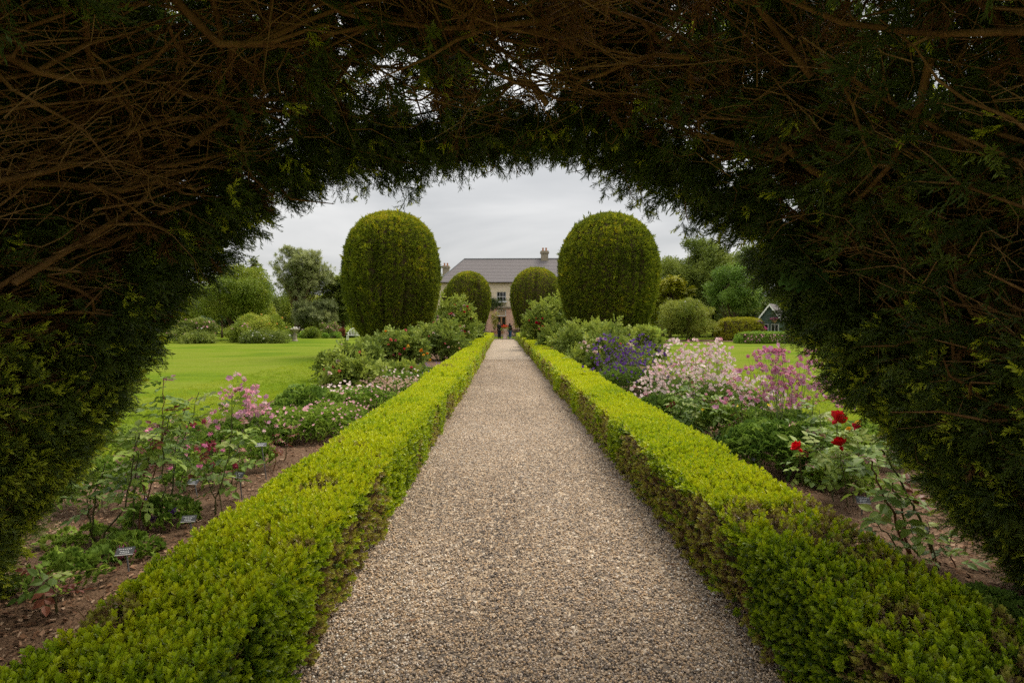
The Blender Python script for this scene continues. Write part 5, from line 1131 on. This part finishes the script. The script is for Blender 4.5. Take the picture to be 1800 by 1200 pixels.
columbine('large drift of pale pink columbines on the right', 1135, 1350, 612, 722, 10.2, 295, ['pale', 'pale', 'pale', 'pink'], 1.1, .55, 1100, 72, dep=.9, extra=(SB_pale, 620))
columbine('mauve-pink columbine at the back of the pale mass', 1160, 1260, 620, 660, 11.8, 80, ['pink', 'pale'], .8, .5, 400, 73, dep=.5)
columbine('deep purple columbine drift on the right', 1040, 1178, 598, 672, 13.2, 200, ['purple'], .95, .6, 900, 74, dep=1.0, extra=(SB_purple, 110))
columbine('violet columbine in front of the blush roses', 1060, 1110, 600, 650, 15.5, 45, ['purple'], .5, .5, 350, 75, dep=.4)
columbine('white columbine sprigs low by the right hedge', 1135, 1190, 650, 690, 9.0, 30, ['pale'], .4, .4, 300, 76, dep=.25)
lowplant('dark green columbine mound below the magenta flowers', 1365, 830, .62, .56, 900, 81, tint=.35, scl=(1, 1.6)); lowplant('lush green mound in front of the pale columbines', 1170, 752, .6, .5, 700, 82, tint=.35)
lowplant('grey-green lupin foliage below the red roses', 1480, 862, .32, .32, 300, 83, tint=.8); lowplant('green foliage below the purple columbines', 1100, 690, .8, .5, 800, 84, tint=.45); lowplant('leafy foliage behind the red roses', 1510, 820, .5, .5, 500, 85, tint=.7); lowplant('small leafy seedlings by the front right hedge', 1740, 1095, .2, .14, 70, 86, tint=.4)
lowplant('green foliage between pale and magenta columbines', 1290, 770, .55, .5, 600, 87, tint=.55, fl=(SB_yel, 10, .2)); lowplant('yellow poppy plant behind the purple columbines', 1130, 655, .5, .9, 200, 88, tint=.6, fl=(SB_yel, 14, .25))
straps('dark strap-leaved clump by the right hedge, the fuller one', 1205, 765, 26, .62, 91, .12); straps('strap-leaved clump with pale edges nearer the camera on the right', 1258, 783, 16, .36, 92, .16)
straps('upright strap-leaved clump beside the two label stakes', 1230, 758, 18, .55, 93, .1); straps('thin strap-leaved tuft at the back of the right bed', 1182, 742, 16, .5, 94, .1)
rosemound('blush-white rose bush behind the purple columbines', 1062, 17.2, 598, 52, 3, ['white'], 1300, 101, [(1026, 603, 'white', 1.6), (1036, 610, 'white', 1.5), (1052, 598, 'white', 1.6), (1063, 597, 'white', 1.5), (1046, 621, 'white', 1.8), (1033, 618, 'white', 1.2), (1055, 612, 'white', 1.3), (1105, 607, 'white', 1.6), (1110, 608, 'white', 1.1), (1091, 605, 'pink', .9), (1021, 612, 'white', 1.0), (1055, 618, 'yellow', .7)], .4, tall=3)
rosemound('leafy rose with arching shoots in front of the large right yew', 1040, 23, 572, 62, 8, ['peach', 'cream'], 1900, 102, None, .55, tall=12)
rosemound('leafy rose bush at the lawn end of the right bed', 1130, 22.5, 584, 34, 3, ['peach'], 1000, 103, None, .6, tall=8)
rosemound('yellow-budded rose bush beside the right hedge', 990, 27, 578, 34, 14, ['peach', 'yellow'], 1200, 104, None, .5, tall=4)
rosemound('rose mound with crimson flowers right of the path', 963, 35, 534, 33, 34, ['crimson', 'pink', 'crimson'], 1700, 105, None, .55, fs=1.9, tall=6, ry=1.3)
rosemound('green rose bush under the crimson rose mound', 948, 39, 572, 22, 5, ['crimson', 'cream'], 700, 106, None, .6, fs=1.2)
# ------------------------------------------------------------------ plant labels on stakes
M_plate = noisemat('engraved_plate', [(.3, (.035, .038, .042)), (.7, (.07, .075, .08))], 12, 4, .65, .25)
M_metal = flat('galvanised_stake', (.20, .21, .22), .45, .5, .15, .6)
M_text = flat('engraved_text', (.55, .56, .57), .6, .2)
M_edge = flat('pale_plate_edge', (.55, .55, .54), .5, .4)
def plabel(label, px, py, gpx, gpy, yaw=0.0, tilt=.75, s=1.0, lean=0.0):
    """(px, py): plate centre, (gpx, gpy): foot of the stake"""
    b = G(gpx, gpy); q = np.array(P(px, py, b.y)) - np.array(b); root = thing('plant_label', label, 'plant label', b, group='plant labels on metal stakes')
    mb = MB(); mb.tube([(0, 0, -.05), q * .5, q + (0, .01, -.005)], [.006 * s] * 3, 5); mb.build('stake', M_metal, root)
    w_, h_ = .105 * s, .06 * s; mb = MB(); mb.box((0, 0, 0), (w_, h_, .005)); pl = mb.build('plate', M_plate, root, q, (tilt, lean, yaw))
    mb = MB(); mb.box((0, -h_ / 2 - .0015, 0), (w_ * 1.01, .003, .007)); mb.build('plate_edge', M_edge, pl)
    g = np.random.default_rng(int(px)); mb = MB()
    for r, yy in enumerate((.014, -.002, -.016)):                       # rows of engraving too small to read
        x = -w_ * .38 + (w_ * .12 if r else 0)
        while x < w_ * (.36 if r == 0 else .2):
            l_ = g.uniform(.004, .010) * s; mb.add([(x, (yy - .0025) * s, .0032), (x + l_, (yy - .0025) * s, .0032), (x + l_, (yy + .0025) * s, .0032), (x, (yy + .0025) * s, .0032)], [(0, 1, 2, 3)]); x += l_ + .0035 * s
    mb.build('lettering', M_text, pl)
plabel('plant label nearest the camera in the left bed', 220, 968, 229, 1015, .25, .55)
plabel('plant label second nearest in the left bed, beside the hedge', 332, 911, 340, 945, .2, .6)
plabel('plant label half hidden among rose stems in the left bed', 340, 846, 350, 882, -.2, .7)
plabel('plant label on a leaning stake in front of the low leafy rose', 420, 834, 427, 885, -.3, .8)
plabel('plant label on the tallest leaning stake beside the left hedge', 459, 781, 470, 850, .3, .4)
plabel('plant label peeping over the left hedge', 378, 921, 380, 935, .3, .6, .9)
plabel('plant label nearest the camera in the right bed', 1617, 931, 1612, 985, -.5, .8, 1.0)
plabel('plant label facing up below the red roses', 1517, 878, 1514, 912, -.25, .8, 1.05)
plabel('plant label on an upright stake left of the red roses', 1384, 779, 1378, 830, -.15, 1.0, 1.0)
plabel('tilted pale plant label at the hedge edge left of the red roses', 1383, 825, 1381, 845, -.6, .7, .95)
plabel('plant label just showing above the right hedge', 1325, 805, 1326, 825, -.2, .9, .95)
plabel('plant label lying low by the pale-edged strap leaves', 1275, 768, 1276, 785, -.2, .8, 1.1)
plabel('plant label on the taller of two thin stakes on the right', 1218, 716, 1217, 752, -.1, .3, 1.0)
plabel('plant label on the shorter of two thin stakes on the right', 1231, 722, 1229, 755, -.1, .3, .9)

# ------------------------------------------------------------------ ivy sprig caught in the right side of the arch
M_ivyl = leafmat('ivy_leaf', [(0, (.05, .115, .03)), (1, (.11, .21, .05))], None, .5, .45, .4, by='obj')
def ivyleaf(seed):
    g = np.random.default_rng(seed); mb = MB(); o = [(0, 0), (.028, -.012), (.05, .012), (.034, .022), (.036, .05), (.015, .048), (0, .085), (-.015, .048), (-.036, .05), (-.034, .022), (-.05, .012), (-.028, -.012)]
    V = [(0, .02, .006)] + [(a * 1.0, b, g.normal(0, .004)) for a, b in o]; mb.add(V, [(0, i + 1, (i + 1) % 12 + 1) for i in range(12)]); return mb.mesh('leaf', M_ivyl)
IV = [ivyleaf(i) for i in range(3)]; q0 = P(1400, 470, 3.1); ivy = thing('ivy_sprig', 'green ivy sprig with broad leaves hanging in the right side of the arch', 'ivy', q0)
mb = MB(); mb.tube([np.array(P(a, b, 3.1)) - np.array(q0) for a, b in ((1375, 500), (1400, 470), (1440, 455), (1470, 430))], .003, 5); mb.build('stem', M_rstem, ivy)
for i, (a, b) in enumerate(((1378, 500), (1388, 492), (1397, 505), (1408, 482), (1418, 476), (1436, 490), (1440, 500), (1424, 505), (1412, 508))):
    lf = link('leaf', IV[i % 3], ivy, np.array(P(a, b, 3.05)) - np.array(q0), (R_(70 + 25 * math.sin(i * 2)), .3 * math.sin(i), PI + .5 * math.cos(i * 1.7))); lf.scale = (1.15,) * 3

# ------------------------------------------------------------------ lawn ornaments
bu = G(518, 599.5); urn = thing('stone_urn', 'small pale stone urn on a pedestal at the edge of the left lawn', 'urn', bu)
mb = MB(); mb.lathe([(.30, 0), (.30, .08), (.22, .12), (.19, .5), (.24, .56), (.24, .62)], sides=10); mb.build('pedestal', M_stone, urn)
mb = MB(); mb.lathe([(.14, .62), (.10, .7), (.16, .78), (.36, .92), (.40, 1.02), (.46, 1.08), (.42, 1.1), (.3, 1.0)], sides=16); mb.build('bowl', M_stone, urn, smooth=True)
k = 26; scatter('flowers', urn, np.stack([rng.normal(0, .16, k), rng.normal(0, .16, k), rng.uniform(1.05, 1.25, k)], 1), (0, -.5, .8), [B_white], .8, rng.random(k))
bb = G(624, 597.5); bench = thing('garden_bench', 'small white arched-back garden bench half behind the left yew', 'bench', bb, R_(0)); W = .75
for x in (-W, W):
    for y in (0, .45): mb = MB(); mb.box((x, y, .24 if y == 0 else .32), (.07, .07, .48 if y == 0 else .64)); mb.build('leg', M_white, bench)
for i in range(5): mb = MB(); mb.box((0, .03 + i * .1, .44), (2 * W, .08, .03)); mb.build('seat_slat', M_white, bench)
mb = MB(); pts = [(W * math.cos(a), .46, .6 + .55 * math.sin(a)) for a in np.linspace(0, PI, 13)]; mb.tube(pts, .035, 6); mb.build('arched_rail', M_white, bench)
for i in range(9):
    x = -W + W * 2 * (i + 1) / 10; mb = MB(); mb.tube([(x, .46, .46), (x * .92, .46, .58 + .53 * math.sqrt(max(0, 1 - (x / W) ** 2)))], .018, 5); mb.build('spindle', M_white, bench)
for x in (-W, W): mb = MB(); mb.box((x, .2, .66), (.07, .55, .05)); mb.build('armrest', M_white, bench)

# ------------------------------------------------------------------ terrace in front of the house
struct('terrace', grid('terrace', -9, 9, 66, HY + .5, 3, 3, lambda p: 0 * p[:, 0] + .012, M_gravel))
def low_wall(lab, x0, x1, y): 
    o = thing('terrace_wall', lab, 'wall', ((x0 + x1) / 2, y, 0)); mb = MB(); L_ = x1 - x0
    nb = int(L_ / .55)
    g = np.random.default_rng(int(abs(x0) * 10))
    for r in range(3):
        for i in range(nb):
            mb = MB(); mb.box((-L_ / 2 + L_ * (i + .5 + .25 * (r % 2)) / nb - .06, 0, .1 + r * .19), (L_ / nb - .02, .3 + g.uniform(-.02, .02), .175)); mb.build('stone', M_stone, o)
    mb = MB(); mb.box((0, 0, .62), (L_ + .2, .42, .08)); mb.build('coping', M_stone, o)
low_wall('low stone terrace wall left of the house door steps', -6.0, -1.75, 65.5); low_wall('low stone terrace wall right of the house door steps', 1.1, 5.0, 65.5)
stp = thing('stone_steps', 'shallow stone steps up to the terrace before the garden door', 'steps', (-.3, 65.2, 0))
for i in range(3): mb = MB(); mb.box((0, i * .32, .05 + i * .1), (2.7, .36, .1)); mb.build('step', M_stone, stp)
pd = G(888, 595.4); ped = thing('terracotta_urn', 'pink terracotta urn of red geraniums on a pedestal at the path end', 'urn', pd)
M_pinkstone = flat('pink_stone', (.60, .42, .35), .85, .15, .1)
mb = MB(); mb.lathe([(.26, 0), (.27, .06), (.21, .1), (.19, .46), (.23, .52), (.24, .58), (.12, .6)], sides=8); mb.build('pedestal', M_pinkstone, ped)
mb = MB(); mb.lathe([(.10, .6), (.13, .66), (.20, .78), (.24, .95), (.28, 1.02), (.24, 1.02), (.2, .95)], sides=14); mb.build('bowl', M_pinkstone, ped, smooth=True)
B_red = petalsrc('geranium_red', (.72, .06, .015), .045)
k = 70; scatter('flowers', ped, np.stack([rng.normal(-.02, .16, k), rng.normal(-.1, .12, k), rng.normal(1.28, .07, k)], 1), (0, -.8, .5), [B_red], rng.uniform(.9, 1.4, k), rng.random(k))
k = 80; scatter('foliage', ped, np.stack([rng.normal(.03, .25, k), rng.normal(0, .16, k), rng.normal(1.03, .13, k)], 1), (0, -.3, .8), K_herb, .5, rng.random(k))
M_bamb = lm('bamboo_leaves', (.14, .16, .02), (.28, .28, .03), (.42, .38, .05)); K_bam = [bcluster(M_bamb, 700 + i, 20, .25, .2, .03) for i in range(2)]
for px, lab in ((869, 'potted yellow-green bamboo left of the garden door'), (908, 'potted yellow-green bamboo right of the garden door')):
    b = P(px, 590, 66.8); o = thing('potted_bamboo', lab, 'potted plant', (b.x, 66.8, .02), group='potted bamboos by the door'); mb = MB(); mb.lathe([(.24, .3), (.30, .75), (.36, .95), (.38, 1.0), (.33, 1.0), (.3, .9)], (0, 0, -.28), 14); mb.build('pot', M_pot, o, smooth=True)
    mb = MB()
    for i in range(14): a = rng.uniform(0, 6.28); mb.tube([(.1 * math.cos(a), .1 * math.sin(a), .6), (.22 * math.cos(a), .22 * math.sin(a), 1.6), (.45 * math.cos(a), .3 * math.sin(a), rng.uniform(2.0, 2.9))], [.012, .009, .004], 4, cap=False)
    mb.build('canes', M_bamb, o, kind='stuff'); k = 110; a = rng.uniform(0, 6.28, k); z = rng.uniform(.9, 2.8, k); rr = .14 + .12 * z * rng.random(k); scatter('foliage', o, np.stack([rr * np.cos(a), rr * np.sin(a), z], 1), (0, 0, 1), K_bam, rng.uniform(.6, 1.0, k), rng.random(k))
tb = P(872, 592, 60.5); tbl = thing('garden_table', 'small dark garden table left of the terracotta urn', 'table', (tb.x, 60.5, 0)); M_iron = flat('dark_iron', (.04, .035, .035), .5, .4)
mb = MB(); mb.box((0, 0, .7), (1.1, .6, .04)); mb.build('tabletop', M_iron, tbl)
for x in (-.5, .5):
    for y in (-.25, .25): mb = MB(); mb.tube([(x, y, 0), (x * .96, y, .69)], .022, 5); mb.build('leg', M_iron, tbl)
ib = P(902, 592, 62); ibn = thing('iron_bench', 'dark slatted bench behind the person in jeans', 'bench', (ib.x + .3, 62, 0))
for i in range(4): mb = MB(); mb.box((0, i * .11, .45), (1.5, .09, .03)); mb.build('seat_slat', M_iron, ibn)
for i in range(3): mb = MB(); mb.box((0, .42, .6 + i * .12), (1.5, .03, .08)); mb.build('back_slat', M_iron, ibn)
for x in (-.7, .7):
    for y in (.02, .4): mb = MB(); mb.tube([(x, y, 0), (x, y, .44 if y < .1 else .9)], .022, 5); mb.build('leg', M_iron, ibn)

# ------------------------------------------------------------------ the two people at the end of the path
M_skin = flat('skin', (.46, .27, .19), .55, .35, .08); M_blackcloth = flat('black_cloth', (.018, .017, .02), .85, .15, .3); M_trouser = flat('charcoal_trousers', (.025, .025, .03), .85, .15, .3); M_jean = flat('blue_denim', (.055, .10, .20), .85, .15, .25); M_hair = flat('black_hair', (.012, .010, .010), .5, .4, .3); M_shoe = flat('white_shoes', (.65, .63, .60), .6, .3); M_brownhair = flat('brown_hair', (.06, .035, .022), .6, .3, .2); M_dshoe = flat('dark_shoes', (.02, .018, .016), .5, .4); M_shirt = flat('grey_shirt', (.40, .40, .40), .85, .15)
def skin(name, V, E, rad, mat, parent, sub=2, label=None):
    me = bpy.data.meshes.new(name); me.from_pydata([tuple(v) for v in V], E, []); o = link(name, me, parent, label=label)
    sk = o.modifiers.new('skin', 'SKIN'); sk.use_smooth_shade = True
    for i, r in enumerate(rad): me.skin_vertices[0].data[i].radius = (r if not np.isscalar(r) else (r, r)); me.skin_vertices[0].data[i].use_root = (i == 0)
    ss = o.modifiers.new('sub', 'SUBSURF'); ss.levels = sub; ss.render_levels = sub; me.materials.append(mat); return o
def limb(name, pts, rad, mat, parent, sub=2): return skin(name, pts, [(i, i + 1) for i in range(len(pts) - 1)], rad, mat, parent, sub)
def person(label, loc, rz, H, raised, hair_long, mats, headturn=0.0):
    top, leg, shoe, hair = mats; root = thing('person', label, 'person', loc, rz); k = H / 1.75
    hip = .93 * k; sh = 1.43 * k; nk = 1.52 * k; hd = 1.63 * k
    if raised: eL, wL = (-.24 * k, -.14 * k, 1.22 * k), (-.07 * k, -.26 * k, 1.50 * k); eR, wR = (.24 * k, -.14 * k, 1.22 * k), (.07 * k, -.26 * k, 1.50 * k)
    else: eL, wL = (-.26 * k, -.02, 1.13 * k), (-.12 * k, -.24 * k, 1.10 * k); eR, wR = (.26 * k, .0, 1.13 * k), (.14 * k, -.25 * k, 1.16 * k)
    sL, sR = (-.185 * k, 0, sh - .02), (.185 * k, 0, sh - .02); ft = [(-.11 * k, 0, .07), (.11 * k, .03, .07)]; kn = [(-.11 * k, -.02, .5 * k), (.11 * k, .0, .5 * k)]
    V = [(0, 0, hip), (0, 0, 1.15 * k), (0, 0, sh - .04), (0, -.005, nk), (0, -.015, hd - .03), (0, -.02, hd + .05 * k), sL, eL, wL, sR, eR, wR, (-.1 * k, 0, hip - .05), kn[0], ft[0], (.1 * k, 0, hip - .05), kn[1], ft[1]]
    E = [(0, 1), (1, 2), (2, 3), (3, 4), (4, 5), (2, 6), (6, 7), (7, 8), (2, 9), (9, 10), (10, 11), (0, 12), (12, 13), (13, 14), (0, 15), (15, 16), (16, 17)]
    body = skin('body', V, E, [.13, .12, .13, .055, .082, .085, .06, .042, .03, .06, .042, .03, .08, .055, .04, .08, .055, .04], M_skin, root)
    # hands with five fingers, closed towards what they hold
    for w_, e_ in ((wL, eL), (wR, eR)):
        w_ = np.array(w_); d = norm(w_ - np.array(e_)); s_ = norm(np.cross(d, (0, 0, 1)) + 1e-3); pal = w_ + d * .07
        hv = [tuple(w_), tuple(pal)]; he = [(0, 1)]; hr_ = [.028, (.04, .022)]
        for f in range(4):
            b = pal + s_ * (.027 - .018 * f) + d * .02; ln = (.062, .07, .066, .052)[f]; t1 = b + d * ln * .55; t2 = t1 + norm(d * .4 + np.array([0, -.3, .5])) * ln * .5; i = len(hv); hv += [tuple(b), tuple(t1), tuple(t2)]; he += [(1, i), (i, i + 1), (i + 1, i + 2)]; hr_ += [.0095, .009, .008]
        b = w_ + d * .03 + s_ * .035; i = len(hv); hv += [tuple(b), tuple(b + s_ * .02 + d * .04)]; he += [(0, i), (i, i + 1)]; hr_ += [.012, .010]
        skin('hand', hv, he, hr_, M_skin, body, 1)
    jk = [(0, 0, hip - .03), (0, 0, 1.15 * k), (0, 0, sh - .04), (0, 0, sh + .03), sL, eL, tuple(np.array(wL) * .92 + np.array(eL) * .08), sR, eR, tuple(np.array(wR) * .92 + np.array(eR) * .08)]
    skin('jacket', jk, [(0, 1), (1, 2), (2, 3), (2, 4), (4, 5), (5, 6), (2, 7), (7, 8), (8, 9)], [(.23, .17), (.22, .17), (.22, .17), .09, .105, .078, .06, .105, .078, .06], top, root)
    skin('trousers', [(0, 0, hip + .02), (-.1 * k, 0, hip - .07), kn[0], (ft[0][0], ft[0][1], .1), (.1 * k, 0, hip - .07), kn[1], (ft[1][0], ft[1][1], .1)], [(0, 1), (1, 2), (2, 3), (0, 4), (4, 5), (5, 6)], [(.19, .15), .125, .10, .085, .125, .10, .085], leg, root)
    for f in ft: limb('shoe', [(f[0], f[1] + .07, .045), (f[0], f[1] - .06, .045), (f[0], f[1] - .16, .035)], [.045, .05, .035], shoe, root, 1)
    # face: eyes, nose, mouth, ears
    hz = hd + .01; mb = MB()
    for x in (-.033, .033): mb.lathe([(.003, -.011), (.011, -.004), (.011, .004), (.003, .011)], (x, -.098, hz + .01), 6)
    mb.build('eyes', M_hair, body, kind='stuff'); limb('nose', [(0, -.09, hz + .01), (0, -.115, hz - .03)], [.012, .016], M_skin, body, 1); mb = MB(); mb.box((0, -.092, hz - .065), (.045, .02, .01)); mb.build('mouth', flat('lips', (.35, .13, .11), .5, .3), body)
    for x in (-.088, .088): limb('ear', [(x, -.01, hz + .02), (x * 1.06, -.01, hz - .02)], [.018, .014], M_skin, body, 1)
    if hair_long: skin('hair', [(0, .02, hd + .085), (0, .045, hd), (0, .06, sh - .02), (0, .07, sh - .2)], [(0, 1), (1, 2), (2, 3)], [(.085, .08), (.1, .075), (.1, .05), (.07, .03)], hair, root)
    else: skin('hair', [(0, .0, hd + .095), (0, .035, hd + .05), (0, .05, hd - .02)], [(0, 1), (1, 2)], [(.075, .07), (.088, .07), (.07, .045)], hair, root)
    return root
b1 = G(877.5, 595.2); p1 = person('person in black jacket and dark trousers holding a camera up to the face', b1, R_(35), 1.74, True, False, (M_blackcloth, M_trouser, M_dshoe, M_brownhair))
mb = MB(); mb.box((0, -.1, 1.28), (.13, .06, .4)); mb.build('shirt_front', M_shirt, p1)
cm = thing('camera', 'small black camera held up by the person in the black jacket', 'camera', Vector(b1) + Matrix.Rotation(R_(35), 3, 'Z') @ Vector((0, -.30, 1.56)), R_(35)); mb = MB(); mb.box((0, 0, 0), (.13, .05, .085)); mb.build('body', M_gut, cm); mb = MB(); mb.lathe([(.03, 0), (.033, .02), (.03, .06)], (0, 0, 0), 12); ob_ = mb.build('lens', M_gut, cm, (0, -.025, 0), (R_(90), 0, 0))
b2 = G(896.5, 595.0); person('person in black top and blue jeans with long black hair', b2, R_(120), 1.62, False, True, (M_blackcloth, M_jean, M_shoe, M_hair))
print('instances', N_INST[0], 'objects', len(bpy.data.objects))
